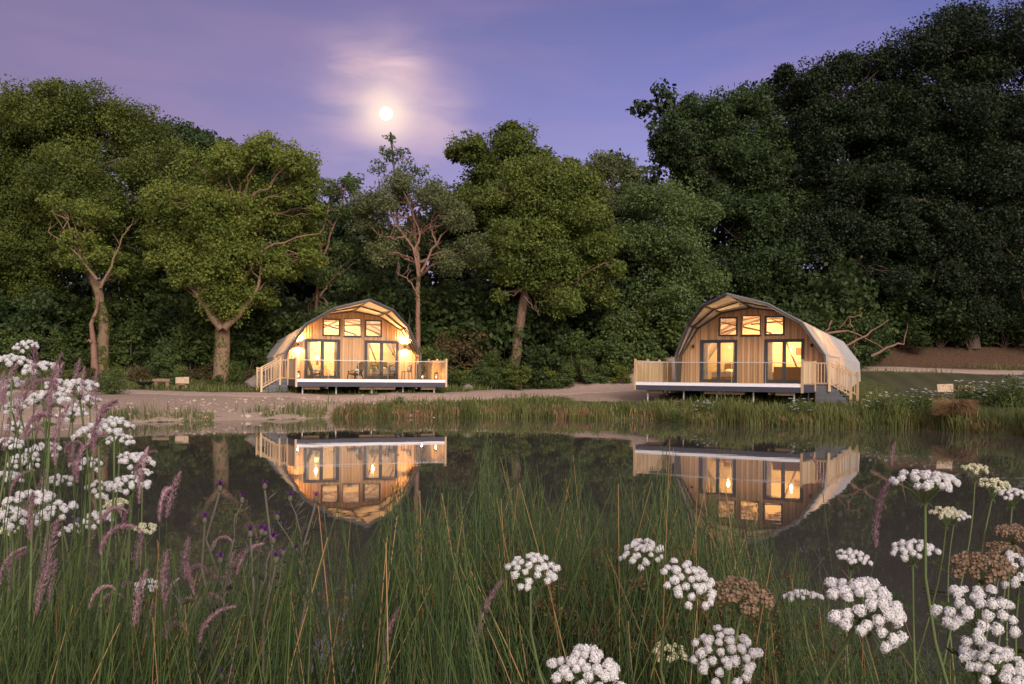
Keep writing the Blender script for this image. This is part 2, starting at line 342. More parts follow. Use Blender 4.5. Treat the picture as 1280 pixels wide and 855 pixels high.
def drape_strip(name, pts, mat, off=.04, nacross=8, step=.6):
    P = []; 
    for i in range(len(pts) - 1):
        a, b = np.array(pts[i]), np.array(pts[i + 1]); n = max(2, int(np.linalg.norm((b - a)[:2]) / step))
        for k in range(n): P.append(a + (b - a) * k / n)
    P = np.array(P); 
    for _ in range(4): P[1:-1] = (P[:-2] + P[1:-1] * 2 + P[2:]) / 4
    T = np.gradient(P[:, :2], axis=0); T /= np.linalg.norm(T, axis=1, keepdims=True); Nn = np.stack([-T[:, 1], T[:, 0]], 1)
    s = np.linspace(-1, 1, nacross + 1); w = P[:, 2:3] + .18 * np.sin(np.arange(len(P)) * 1.7)[:, None] * .5
    X = P[:, 0:1] + Nn[:, 0:1] * w * s; Y = P[:, 1:2] + Nn[:, 1:2] * w * s; Z = H(X, Y) + off - .10 * (np.abs(s) > .99)
    V = np.stack([X, Y, Z], -1).reshape(-1, 3); n = nacross + 1; i, j = np.meshgrid(np.arange(nacross), np.arange(len(P) - 1)); a = (j * n + i).ravel()
    mb = MB(); mb.add(V, np.stack([a, a + n, a + n + 1, a + 1], 1)[:, ::-1]); ob = mb.build(name, mat, smooth_=True); return tag(ob, kind='structure')
drape_strip('path', PATH, M['gravel'])
def lawn():
    mb = MB(); nu, nv = 50, 40
    U, V_ = np.meshgrid(np.linspace(0, 1, nu), np.linspace(0, 1, nv))
    X = (18.2 + 22 * U) * (1 - V_) + (20.5 + 22 * U) * V_; Y = (45.0 - 4.5 * U) * (1 - V_) + (60.2 - 2.5 * U) * V_ + .3 * np.sin(U * 17) * (1 - V_)
    edge = (U < .001) | (U > .999) | (V_ < .001) | (V_ > .999)
    Z = H(X, Y) + .035 - edge * .09
    a = (np.arange(nv - 1)[:, None] * nu + np.arange(nu - 1)[None]).ravel()
    mb.add(np.stack([X, Y, Z], -1).reshape(-1, 3), np.stack([a, a + 1, a + nu + 1, a + nu], 1)); tag(mb.build('lawn', M['lawn'], smooth_=True), kind='structure')
lawn()
mb = MB(); mb.add([(-65, 2, 0), (65, 2, 0), (65, 56, 0), (-65, 56, 0)], [[0, 1, 2, 3]]); tag(mb.build('pond_water', M['water']), kind='structure')

# ------------------------------------------------------------------ blades of grass
def blades(mb, X, Y, h, w, lean, rng, tone=None, Z=None, m=0):
    n = len(X); Z = H(X, Y) - .02 if Z is None else Z
    a = rng.uniform(0, 2 * PI, n); la = rng.uniform(0, 2 * PI, n); l = lean * rng.uniform(.2, 1, n) * h
    sx, sy = np.cos(a) * w / 2, np.sin(a) * w / 2; dx, dy = np.cos(la) * l, np.sin(la) * l
    B = np.stack([X, Y, Z], 1); S = np.stack([sx, sy, 0 * sx], 1)
    Mi = B + np.stack([dx * .35, dy * .35, h * .6], 1); T = B + np.stack([dx, dy, h * (1 - .2 * lean)], 1)
    V = np.stack([B - S, B + S, Mi + S * .8, Mi - S * .8, T], 1).reshape(-1, 3); i = np.arange(n) * 5
    tn = rng.uniform(0, 1, n) if tone is None else tone
    base = np.array(mb.n); mb.add(V, np.stack([i, i + 1, i + 2, i + 3], 1), tn, m)
    mb.n -= len(V); mb.v.append(np.zeros((0, 3))); mb.t.append(np.stack([i + 3, i + 2, i + 4], 1) + base); mb.tt.append(tn); mb.mt.append(np.full(n, m)); mb.n += len(V)
rg = np.random.default_rng(3)
# far waterside fringe
mb = MB(); n = 30000
X = rg.uniform(-32, 34, n); d = np.abs(rg.normal(0, 1.0, n)); keep = ((wob(X * 2, d * 3) > -.45) | (X > 8)) & ((X > -8.5) | ((rg.random(n) < .5) & (wob(X * 1.3, d) > .1))); X, d = X[keep], d[keep]
hh = rg.uniform(.2, .62, len(X)) * (1 + .6 * (X > 9)) * (1 + .45 * np.sin(X * 3.3) * np.sin(X * 1.37 + 1)) * (.6 + .4 * (wob(X * 5, X) > -.2)); blades(mb, X, yfar(X) - .25 + d, hh, rg.uniform(.02, .05, len(X)), .45, rg, tone=np.clip(.5 + .35 * np.sin(X * 2.3 + d) * np.sin(X * .9) + rg.normal(0, .2, len(X)), 0, 1))
tag(mb.build('waterside_grass', M['grass']), 'tall green grass fringe along the far edge of the pond', 'grass', kind='stuff')
mb = MB(); n = 4200
cx = rg.uniform(-8, 33, 60); k = rg.integers(0, 60, n); X = cx[k] + rg.normal(0, .35, n); d = np.abs(rg.normal(.2, .5, n))
blades(mb, X, yfar(X) - .15 + d, rg.uniform(.2, .6, n), rg.uniform(.02, .05, n), .4, rg)
tag(mb.build('dry_grass', M['grassdry']), 'russet dry grass and dock between the green waterside grass', 'grass', kind='stuff')
# rough grass behind path and about
mb = MB(); n = 52000
X = rg.uniform(-36, 36, n); Y = rg.uniform(43, 64, n); d = Y - yfar(X)
keep = (d > .8) & (path_d(X, Y) > .1) & (bare_mask(X, Y) + wob(X * 1.2, Y * 1.5) * .4 < .30)
inl = (X > 18) & (Y > 45 - (X - 18) * .2) & (Y < 60.3); keep &= ~inl; X, Y = X[keep], Y[keep]
blades(mb, X, Y, rg.uniform(.12, .42, len(X)) * (1 + .4 * wob(X, Y)), rg.uniform(.025, .06, len(X)), .5, rg)
tag(mb.build('rough_grass', M['grass']), 'rough grass covering the ground around the cabins and under the wood edge', 'grass', kind='stuff')
# rubble on the left bank
mb = MB(); 
for k in range(800):
    x = rg.uniform(-24, -3.5); d = rg.uniform(-.1, 6) ** 1; y = float(yfar(x)) + d
    if rg.random() > .35 + .5 * (x > -15): continue
    r = rg.uniform(.03, .11) * (1.6 if d < .6 else 1); mb.ball((x, y, hz(x, y) + r * .2), (r, r * .8, r * .6), 6, 4, rg.random(), jit=.2, rng=rg)
tag(mb.build('bank_rubble', M['stone']), 'pale pinkish stones strewn over the bare left bank', 'stones', kind='stuff')

# ------------------------------------------------------------------ trees
def leaves_for(lobes, rng, size, dens, cl=22, flat=.75, droop=0, upn=.5):
    Cs, As, Bs, Ts, CC = [], [], [], [], []
    for (x, y, z, r) in lobes:
        n = max(6, int(cl * rng.uniform(.8, 1.2))); u = rng.normal(size=(n, 3)); u /= np.linalg.norm(u, axis=1, keepdims=True)
        cc = np.array([x, y, z]) + u * r * rng.uniform(.45, .85, (n, 1)) * np.array([1, 1, .85]); rc = r * rng.uniform(.26, .46, n); CC.append((cc, rc))
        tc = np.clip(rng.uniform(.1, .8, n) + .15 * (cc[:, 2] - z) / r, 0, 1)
        for c, q, t in zip(cc, rc, tc):
            m = int(dens * 4 * PI * q * q) + 6; w = rng.normal(size=(m, 3)); w /= np.linalg.norm(w, axis=1, keepdims=True)
            p = c + w * q * ((rng.uniform(.2, 1.0, (m, 1)) ** .6 + .42 * rng.random((m, 1)) ** 4)) * np.array([1.1, 1.1, flat]); p[:, 2] -= droop * np.abs(rng.normal(size=m)) * q
            nn = w * .8 + rng.normal(size=(m, 3)) * .7 + np.array([0, 0, upn]); nn /= np.linalg.norm(nn, axis=1, keepdims=True)
            a = np.cross(nn, rng.normal(size=(m, 3))); a /= np.linalg.norm(a, axis=1, keepdims=True); b = np.cross(nn, a); s = size * rng.uniform(.6, 1.35, (m, 1))
            Cs.append(p); As.append(a * s * .5); Bs.append(b * s * .33); Ts.append(np.clip(t + rng.normal(0, .11, m), 0, 1))
    return np.concatenate(Cs), np.concatenate(As), np.concatenate(Bs), np.concatenate(Ts), CC
def curve_pts(a, b, rng, K=6, sag=.12, rise=.15):
    a, b = np.array(a, float), np.array(b, float); t = np.linspace(0, 1, K)[:, None]; L = np.linalg.norm(b - a)
    p = a + (b - a) * t; p[:, 2] += (np.sin(t[:, 0] * PI) * rise * L * rng.uniform(-.2, 1)); j = rng.normal(0, sag * L * .25, (K, 3)); j[0] = 0; j[-1] = 0
    return p + j
TREES = {}
def tree(name, label, cat_group, base, Y, trunk, lobes, leaf, bark, r0=.35, size=.2, dens=15, cl=27, back=True, droop=0, twigs=3, seed=1, bare=None, flat=.75, front=.75, fill=0, ivy=0):
    rng = np.random.default_rng(seed); bx = at(base[0], base[1], Y)[0]; bz = hz(bx, Y) - .15; root = empty(name, (bx, Y, bz))
    L0 = np.array([bx, Y, bz])
    tp = [np.array([0, 0, 0.])] + [at(p[0], p[1], Y) - L0 for p in trunk]
    tp = np.array(tp); lw = []
    for k, l in enumerate(lobes):
        dy = l[3] if len(l) > 3 else rng.uniform(-.8, .8); c = at(l[0], l[1], Y + dy) - L0; r = l[2] / F * (Y + dy); lw.append((c[0], c[1], c[2], r))
        if back:
            lw.append((c[0] + rng.uniform(-.3, .3) * r, c[1] + r * rng.uniform(.9, 1.4), c[2] - rng.uniform(0, .3) * r, r * .8))
            if front and rng.random() < front: lw.append((c[0] * .97 + rng.uniform(-.2, .2) * r, c[1] - r * rng.uniform(.8, 1.2), c[2] - rng.uniform(.1, .4) * r, r * .72))
    if fill:
        s_ = np.linspace(fill, 1, 7)
        for q in s_:
            i = q * (len(tp) - 1); k = min(int(i), len(tp) - 2); c = tp[k] * (1 - i + k) + tp[k + 1] * (i - k); lw.append((c[0] + rng.uniform(-.6, .6), c[1] - rng.uniform(.9, 1.6), c[2], rng.uniform(1.5, 2.1)))
    C, A, B, T, CC = leaves_for(lw, rng, size, dens, cl, flat, droop)
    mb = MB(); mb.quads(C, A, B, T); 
    # trunk
    tb = MB(); K = 14; s = np.concatenate([[0], np.cumsum(np.linalg.norm(np.diff(tp, axis=0), axis=1))]); q = np.linspace(0, s[-1], K)
    tpp = np.stack([np.interp(q, s, tp[:, i]) for i in range(3)], 1); 
    for _ in range(2): tpp[1:-1] = (tpp[:-2] + 2 * tpp[1:-1] + tpp[2:]) / 4
    tpp[1:-1] += rng.normal(0, r0 * .12, (K - 2, 3)) * [1, 1, 0]
    rr = r0 * (1 - .5 * np.linspace(0, 1, K)); rr[0] *= 1.35; rr[1] *= 1.05; tb.tubes(tpp, rr, 12)
    if ivy:
        q = rng.uniform(0, .75, ivy) * (K - 1); i = q.astype(int); fr = (q - i)[:, None]; c = tpp[i] * (1 - fr) + tpp[i + 1] * fr; rad = rr[i]; an = rng.uniform(0, 2 * PI, ivy)
        kp = np.sin(an * 1.0 + q * 1.3) + np.sin(q * 4.1) * .6 > -.1; nn = np.stack([np.cos(an), np.sin(an), 0 * an], 1)[kp]; c = c[kp] + nn * (rad[kp, None] + rng.uniform(0, .12, (kp.sum(), 1)))
        ta = rng.normal(size=c.shape); ta -= (ta * nn).sum(1, keepdims=True) * nn; ta /= np.linalg.norm(ta, axis=1, keepdims=True); iv = MB(); iv.quads(c, ta * .07, np.cross(ta, nn) * .055 + nn * .02, rng.random(len(c))); iv.build('ivy', M['ivy'], root)
    paths, rads = [], []; twp, twr = [], []
    for (c, (cc, rc)) in zip(lw, CC):
        c = np.array(c[:3]); cand = tpp[int(K * .45):]; dd = np.linalg.norm(cand - c, axis=1) + 2.0 * np.maximum(0, cand[:, 2] - c[2] + .5); st = cand[np.argmin(dd)]
        L = np.linalg.norm(c - st); p = curve_pts(st, c, rng, 8, .16, .12); rb = min(r0 * .4, .03 + .013 * L); paths.append(p); rads.append(np.linspace(rb, rb * .3, 8))
        for q in rng.permutation(len(cc))[:twigs]:
            twp.append(curve_pts(p[rng.integers(4, 8)], cc[q], rng, 5, .18, .1)); twr.append(np.linspace(rb * .32, .012, 5))
    tb.tubes(np.array(paths), np.array(rads), 6)
    if twp: tb.tubes(np.array(twp), np.array(twr), 4)
    if bare:
        for bp_ in bare:
            P = np.array([at(x, y, Y - .9) - L0 for x, y in bp_[1]]); K2 = 10; s = np.concatenate([[0], np.cumsum(np.linalg.norm(np.diff(P, axis=0), axis=1))]); q = np.linspace(0, s[-1], K2)
            pp = np.stack([np.interp(q, s, P[:, i]) for i in range(3)], 1); pp[1:-1] += rng.normal(0, .05, (K2 - 2, 3)); tb.tubes(pp, np.linspace(bp_[0], bp_[0] * .25, K2), 6)
            for k in range(7):
                i = rng.integers(3, K2); e = pp[i] + np.array([rng.normal(0, .5), rng.normal(0, .4), rng.uniform(.2, 1.0)]); tb.tubes(curve_pts(pp[i], e, rng, 5, .2, 0), np.linspace(bp_[0] * .3, .008, 5), 4)
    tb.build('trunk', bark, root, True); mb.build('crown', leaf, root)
    tag(root, label, 'tree', cat_group); return root
G = 'trees of the wood behind the pond'
tree('oak_tree', 'tallest broad oak at the left edge of the wood, dull green', G, (45, 462), 67, [(40, 380), (60, 300), (90, 200)],
     [(45, 150, 56), (110, 135, 46), (160, 160, 44), (200, 205, 42), (5, 160, 50), (10, 225, 60), (90, 220, 66), (165, 255, 58), (30, 305, 58), (110, 305, 52), (-5, 375, 36), (55, 360, 36), (-70, 190, 75), (-70, 310, 80), (225, 255, 34), (75, 118, 28), (215, 300, 40), (160, 330, 40)],
     M['oak'], M['bark_dark'], .42, .18, 19, seed=11, fill=.45)
tree('oak_tree', 'slim oak with ivy on its trunk, standing behind the left fire bowl', G, (126, 465), 59.5, [(130, 400), (118, 345), (105, 325)],
     [(105, 328, 22), (82, 318, 14), (128, 318, 18), (92, 300, 18), (150, 340, 10), (112, 300, 16), (70, 255, 24), (110, 262, 26)], M['oak_bright'], M['bark_ivy'], .40, .17, 20, cl=16, seed=12, ivy=1100,
     bare=[(.10, [(126, 360), (140, 330), (150, 300), (165, 280)]), (.10, [(122, 350), (100, 325), (78, 300), (60, 290)])])
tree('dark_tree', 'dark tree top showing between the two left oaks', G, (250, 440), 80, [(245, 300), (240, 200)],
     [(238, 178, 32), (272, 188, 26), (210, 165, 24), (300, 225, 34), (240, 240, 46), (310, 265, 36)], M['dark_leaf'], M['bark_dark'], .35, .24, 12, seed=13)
tree('oak_tree', 'yellow-green oak with a forked trunk left of the left cabin', G, (277, 468), 58, [(278, 440), (277, 398), (290, 340), (300, 270)],
     [(330, 188, 30), (290, 198, 34), (368, 203, 30), (384, 240, 26), (250, 212, 32), (213, 248, 33), (208, 300, 28), (270, 262, 48), (330, 255, 48), (375, 288, 34), (400, 262, 12), (236, 325, 32), (295, 320, 38), (350, 328, 32), (192, 325, 16), (392, 322, 18), (330, 368, 20), (225, 350, 16)],
     M['oak_bright'], M['bark_ivy'], .50, .17, 21, seed=14, twigs=4, ivy=900, fill=.6,
     bare=[(.26, [(277, 412), (262, 390), (245, 368), (230, 352)]), (.24, [(280, 410), (296, 395), (316, 370), (326, 340)]), (.12, [(270, 385), (262, 365), (258, 340)]), (.12, [(296, 360), (330, 310), (368, 298), (400, 292)])])
tree('birch_tree', 'thin tree with bare pinkish twigs between oak and left cabin roof', G, (398, 445), 63, [(395, 380), (400, 310), (412, 250)],
     [(412, 235, 20), (425, 260, 22), (398, 280, 22), (430, 310, 26), (405, 340, 24), (440, 228, 18), (415, 395, 26), (385, 400, 24), (440, 350, 24)], M['ash'], M['bark_red'], .12, .17, 14, cl=18, seed=15, twigs=3,
     bare=[(.08, [(398, 350), (405, 300), (398, 260), (390, 230)]), (.08, [(402, 330), (415, 290), (428, 255), (432, 225)]), (.06, [(400, 370), (418, 345), (430, 330)])])
tree('willow_tree', 'grey-green willow with bare reddish forked limbs above the left cabin', G, (526, 452), 60, [(521, 400), (524, 340), (520, 300), (515, 260)],
     [(490, 242, 32), (540, 238, 30), (468, 272, 28), (572, 268, 28), (520, 285, 34), (592, 305, 24), (452, 250, 20), (505, 225, 18), (480, 310, 26), (560, 320, 26)], M['willow'], M['bark_red'], .17, .15, 19, cl=24, droop=.35, seed=16, flat=.6, ivy=250,
     bare=[(.09, [(523, 345), (515, 305), (495, 280), (480, 250)]), (.085, [(526, 340), (540, 310), (560, 285), (572, 262)]), (.08, [(520, 320), (525, 290), (515, 262), (505, 240)]), (.07, [(508, 295), (490, 300), (470, 290)]), (.06, [(545, 305), (538, 285), (545, 265)]), (.06, [(524, 372), (512, 352), (495, 340)])])
tree('ash_tree', 'thin open tree top poking up right under the moon', G, (497, 430), 74, [(498, 300), (494, 220), (488, 165)],
     [(492, 195, 16, 0), (512, 208, 16, 0), (472, 208, 14, 0), (487, 173, 8, 0), (527, 213, 11, 0), (500, 222, 15, 0), (482, 190, 10, 0), (505, 190, 8, 0)], M['ash'], M['bark_dark'], .12, .17, 13, cl=13, back=False, seed=17, twigs=2)
tree('oak_tree', 'fresh green dense oak right of the left cabin with a leaning trunk', G, (640, 447), 62, [(650, 400), (660, 345), (678, 280), (685, 230)],
     [(650, 218, 30), (690, 222, 32), (732, 228, 28), (620, 245, 24), (670, 262, 42), (728, 268, 40), (752, 305, 28), (642, 288, 32), (690, 315, 46), (738, 345, 34), (632, 340, 22), (624, 370, 12), (700, 372, 30), (757, 372, 20), (668, 352, 22), (600, 252, 11), (770, 335, 14), (665, 202, 16), (715, 205, 14)],
     M['oak_fresh'], M['bark'], .34, .17, 21, seed=18, ivy=700, fill=.6, twigs=4, bare=[(.10, [(668, 300), (650, 260), (632, 240), (612, 235)]), (.06, [(655, 370), (668, 385), (675, 395)])])
tree('oak_tree', 'dark round-topped tree behind the fresh green oak', G, (620, 430), 77, [(622, 300), (625, 210)],
     [(588, 186, 28), (640, 180, 32), (676, 196, 20), (608, 214, 30), (565, 190, 12), (640, 160, 12), (660, 240, 40), (590, 255, 36)], M['oak'], M['bark_dark'], .3, .23, 13, seed=19, fill=.4)
tree('willow_tree', 'feathery pale tree top behind and right of the fresh green oak', G, (762, 430), 82, [(765, 300), (765, 220)],
     [(758, 202, 22), (790, 212, 18), (735, 215, 20), (775, 238, 30), (808, 245, 24), (750, 250, 26)], M['willow'], M['bark_dark'], .3, .2, 12, droop=.3, seed=20)
tree('willow_tree', 'broad grey-green tree left of the right cabin', G, (842, 455), 65, [(840, 380), (835, 300), (840, 260)],
     [(795, 248, 28), (845, 240, 32), (880, 262, 24), (788, 298, 34), (850, 305, 42), (825, 365, 42), (888, 345, 28), (782, 395, 26), (880, 395, 28), (810, 420, 24), (850, 420, 24)], M['ash'], M['bark_dark'], .3, .17, 16, droop=.2, seed=21, fill=.3)
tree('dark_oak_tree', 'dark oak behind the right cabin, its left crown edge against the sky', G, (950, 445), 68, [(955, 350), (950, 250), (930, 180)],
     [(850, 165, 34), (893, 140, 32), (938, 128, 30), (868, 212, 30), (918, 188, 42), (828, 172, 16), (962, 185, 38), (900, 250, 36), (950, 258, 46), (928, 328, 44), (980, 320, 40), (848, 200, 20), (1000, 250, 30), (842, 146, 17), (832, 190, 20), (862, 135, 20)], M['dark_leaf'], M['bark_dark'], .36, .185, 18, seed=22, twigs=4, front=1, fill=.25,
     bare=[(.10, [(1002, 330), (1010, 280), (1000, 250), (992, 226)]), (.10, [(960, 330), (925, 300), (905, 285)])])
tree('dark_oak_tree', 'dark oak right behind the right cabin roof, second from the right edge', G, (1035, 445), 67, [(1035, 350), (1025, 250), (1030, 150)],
     [(1000, 108, 36), (1048, 88, 34), (1092, 78, 28), (1008, 165, 42), (1070, 155, 42), (1040, 225, 42), (1100, 225, 42), (1000, 290, 36), (1085, 300, 42), (995, 370, 32), (1055, 375, 36), (1110, 350, 36), (978, 92, 14), (1110, 285, 36), (1050, 270, 36), (1120, 300, 30), (1085, 122, 36), (1035, 130, 34)], M['shaded_leaf'], M['bark_dark'], .36, .185, 18, seed=23, twigs=4, front=1, fill=.3,
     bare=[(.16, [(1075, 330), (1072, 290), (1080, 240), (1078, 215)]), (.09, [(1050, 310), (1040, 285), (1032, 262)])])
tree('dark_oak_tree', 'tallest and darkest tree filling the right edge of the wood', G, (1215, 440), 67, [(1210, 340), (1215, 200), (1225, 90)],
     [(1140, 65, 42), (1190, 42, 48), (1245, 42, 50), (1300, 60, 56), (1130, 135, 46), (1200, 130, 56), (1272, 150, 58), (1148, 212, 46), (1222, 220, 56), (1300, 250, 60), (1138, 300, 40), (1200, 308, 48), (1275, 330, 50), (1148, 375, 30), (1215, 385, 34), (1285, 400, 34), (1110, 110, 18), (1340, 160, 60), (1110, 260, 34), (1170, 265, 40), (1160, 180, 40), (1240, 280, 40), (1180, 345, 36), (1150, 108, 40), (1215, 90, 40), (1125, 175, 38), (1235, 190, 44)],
     M['shaded_leaf'], M['bark_dark'], .42, .19, 15, seed=24, front=1, fill=.15)
# dead snag beside the slim oak
def snag():
    b = at(117, 465, 58.6); z = hz(b[0], 58.6) - .1; r = empty('dead_tree', (b[0], 58.6, z)); L0 = np.array([b[0], 58.6, z]); rng = np.random.default_rng(5); mb = MB()
    P = np.array([at(x, y, 58.6) - L0 for x, y in [(119, 468), (118, 450), (117, 430), (114, 405), (120, 390), (124, 372)]]); P[0, 2] = 0; mb.tubes(P, np.array([.3, .2, .17, .13, .1, .05]), 9)
    P = np.array([at(x, y, 58.4) - L0 for x, y in [(115, 428), (111, 425), (109, 427)]]); mb.tubes(P, np.array([.1, .08, .04]), 7)
    mb.build('trunk', M['bark_red'], r, True); m2 = MB(); C, A, B, T, _ = leaves_for([(P[0][0] + .2, 0, 3.7, .35), (P[0][0] + .1, 0, 2.2, .25)], rng, .13, 20, 8); m2.quads(C, A, B, T); m2.build('ivy', M['ivy'], r)
    tag(r, 'short pale dead trunk with ivy beside the slim oak', 'dead tree')
snag()
def fallen():
    rng = np.random.default_rng(9); b = at(1075, 442, 60); z = hz(b[0], 60); r = empty('fallen_branch', (b[0], 60, z)); L0 = np.array([b[0], 60, z]); mb = MB()
    for rad, pts in [(.11, [(1045, 448), (1060, 430), (1085, 418), (1110, 400)]), (.09, [(1030, 418), (1058, 412), (1078, 420), (1105, 436)]), (.07, [(1040, 400), (1030, 420), (1040, 440)]), (.07, [(1062, 400), (1070, 420), (1068, 445)]), (.10, [(1090, 446), (1115, 432), (1130, 428), (1136, 405)]), (.05, [(1048, 410), (1062, 396), (1080, 392)])]:
        P = np.array([at(x, y, 60 + rng.uniform(-.5, .5)) - L0 for x, y in pts]); K = 9; s = np.linspace(0, len(P) - 1, K); pp = np.stack([np.interp(s, range(len(P)), P[:, i]) for i in range(3)], 1); mb.tubes(pp + rng.normal(0, .05, pp.shape), np.linspace(rad, .02, K), 6)
    tag(mb.build('fallen_branch', M['bark_red'], smooth_=True, off=L0), 'tangle of bare dead branches right of the right cabin roof', 'dead branch'); bpy.data.objects.remove(r)
fallen()
# woodland mass far behind
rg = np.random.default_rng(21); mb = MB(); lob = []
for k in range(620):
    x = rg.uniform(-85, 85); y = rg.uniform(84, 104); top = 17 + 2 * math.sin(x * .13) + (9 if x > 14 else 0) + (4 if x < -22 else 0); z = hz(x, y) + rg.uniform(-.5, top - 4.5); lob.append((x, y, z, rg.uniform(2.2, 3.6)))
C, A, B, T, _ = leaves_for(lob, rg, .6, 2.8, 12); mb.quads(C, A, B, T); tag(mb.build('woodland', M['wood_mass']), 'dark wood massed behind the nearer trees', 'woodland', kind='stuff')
# understory shrubs
SH = []
for k in range(6):
    rng = np.random.default_rng(50 + k); lobes = [(rng.uniform(-.9, .9), rng.uniform(-.6, .6), rng.uniform(.35, 1.75), rng.uniform(.45, .75)) for _ in range(9)]
    C, A, B, T, CC = leaves_for(lobes, rng, .13, 38, 14, upn=.6); mb = MB(); mb.quads(C, A, B, T); cm = mb.mesh('foliage', M['bush'])
    tb = MB(); P = [curve_pts((0, 0, 0), l[:3], rng, 6, .2, .1) for l in lobes]; tb.tubes(np.array(P), np.tile(np.linspace(.035, .01, 6), (len(P), 1)), 5); SH.append((cm, tb.mesh('stem', M['bark_dark'])))
rng = np.random.default_rng(77)
def shrub(px, Y, s, mat, label, grp='shrubs under the trees', name='shrub', sz=None, k=None):
    x = (px - 640) / F * Y; i = rng.integers(0, 6) if k is None else k; r = empty(name, (x, Y, hz(x, Y) - .1), rng.uniform(0, 6.28)); r.scale = (s * rng.uniform(.9, 1.3), s * rng.uniform(.9, 1.2), sz or s * rng.uniform(.85, 1.2))
    f = link('foliage', SH[i][0], r); f.material_slots[0].link = 'OBJECT'; f.material_slots[0].material = mat; link('stem', SH[i][1], r); tag(r, label, 'shrub', grp if grp else None); return r
px = -40
while px < 1340:
    if True:
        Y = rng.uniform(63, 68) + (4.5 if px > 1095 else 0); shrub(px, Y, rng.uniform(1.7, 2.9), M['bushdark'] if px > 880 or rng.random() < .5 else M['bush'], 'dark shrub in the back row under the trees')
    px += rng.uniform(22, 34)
for px, Y, s, mt, lab in [(20, 61, 1.3, 'bush', 'leafy green shrub at the far left under the tall oak'), (75, 62, 1.2, 'bush', 'low shrub left of the ivy-clad slim oak'), (160, 63, 1.5, 'bush', 'shrub between the slim oak and the yellow-green oak'), (205, 60, 1.25, 'ash', 'bright shrub behind the left fire bowl'),
                       (235, 61.5, 1.5, 'bush', 'round shrub left of the forked oak trunk'), (310, 61, 1.1, 'bush', 'low shrub right of the forked oak trunk'), (555, 61.5, 1.3, 'bushred', 'russet twiggy shrub just right of the left cabin roof'), (585, 62, 1.6, 'bushred', 'larger russet shrub left of the leaning oak trunk'),
                       (612, 60.5, 1.0, 'bush', 'small shrub at the foot of the leaning oak'), (680, 60, 1.4, 'bushdark', 'shrub just right of the leaning oak trunk'), (715, 61, 1.3, 'bush', 'shrub below the right side of the fresh green oak'), (752, 61.5, 1.4, 'ash', 'pale shrub in the middle of the gap between cabins'),
                       (785, 62, 1.6, 'bush', 'shrub left of the right cabin screen'), (815, 64, 1.8, 'bush', 'tall shrub behind the right cabin screen'), (1035, 61.5, 1.7, 'bush', 'shrub behind the right side of the right cabin'), (1075, 63.5, 1.7, 'bush', 'shrub behind the dead branches'), (1012, 60, 1.9, 'bushdark', 'shrub rising behind the right cabin roof')]:
    shrub(px, Y, s, M[mt], lab, None)
for px in list(range(470, 800, 22)): shrub(px + rng.uniform(-6, 6), rng.uniform(59.5, 60.8), rng.uniform(.40, .62), M[['oak_fresh', 'ash', 'bushred', 'grass', 'oak_bright'][rng.integers(0, 5)]], 'low leafy clump on the slope between the two cabins', 'low clumps between the cabins')
for px, Y_, s_ in [(600, 59.5, .8), (628, 59, .9), (650, 58.6, .75), (540, 60, .9), (515, 60.5, 1.0), (700, 59.5, .8), (735, 60, .8), (770, 61, .9), (1130, 66.5, 1.3), (1175, 67, 1.5), (1212, 66.5, 1.5), (1255, 67, 1.4), (268, 57.5, .5), (295, 57.5, .55)]: shrub(px, Y_, s_, M[['ash', 'bush', 'oak_fresh'][int(px) % 3]] if px < 1000 else M['bushdark'], 'leafy shrub at the wood edge hiding the foot of a trunk', 'shrubs at the wood edge')
for px in list(range(70, 330, 20)): shrub(px + rng.uniform(-6, 6), rng.uniform(57.5, 59.5), rng.uniform(.35, .55), M[['oak_fresh', 'ash', 'bushred', 'grass'][rng.integers(0, 4)]], 'low leafy clump behind the path on the left', 'low clumps left of the left cabin')

# ------------------------------------------------------------------ cabins
HALF = [(0, 3.9), (1.55, 3.65), (2.9, 2.85), (3.82, 1.4), (3.9, 0)]
def prof(x): return float(np.interp(abs(x), [p[0] for p in HALF], [p[1] for p in HALF]))
def arch(kind):
    if kind == 'front': h = [(0, 4.35, -3.3), (1.65, 3.9, -2.35), (3.0, 3.0, -1.15), (3.93, 1.45, -.55), (3.98, -.12, -.30)]
    elif kind == 'mid': h = [(0, 4.14, -1.6), (1.61, 3.79, -1.15), (2.97, 2.94, -.58), (3.9, 1.42, -.26), (3.96, -.12, -.14)]
    else:
        y = kind; s = 1 - .030 * y; sx = 1 - .006 * y; h = [(p[0] * sx + .05, p[1] * s + .03 if p[1] else -.30, y) for p in HALF]; h[0] = (0, h[0][1], y)
    L = [(-x, y, z) for x, z, y in reversed(h)]; R = [(x, y, z) for x, z, y in h[1:]]
    return np.array(L + R)
def loft(mb, A, B, th=.03):
    # closed panel with thickness between two arches
    n = len(A); c = np.array([0, 0, 1.2])
    def inn(P):
        Q = P.copy(); v = P[:, [0, 2]] - c[[0, 2]]; v /= np.linalg.norm(v, axis=1, keepdims=True); Q[:, 0] -= v[:, 0] * th; Q[:, 2] -= v[:, 1] * th; return Q
    Ai, Bi = inn(A), inn(B)
    V = np.concatenate([A, B, Ai, Bi]); i = np.arange(n - 1)
    mb.add(V, np.concatenate([np.stack([i, i + 1, i + 1 + n, i + n], 1)])); return V
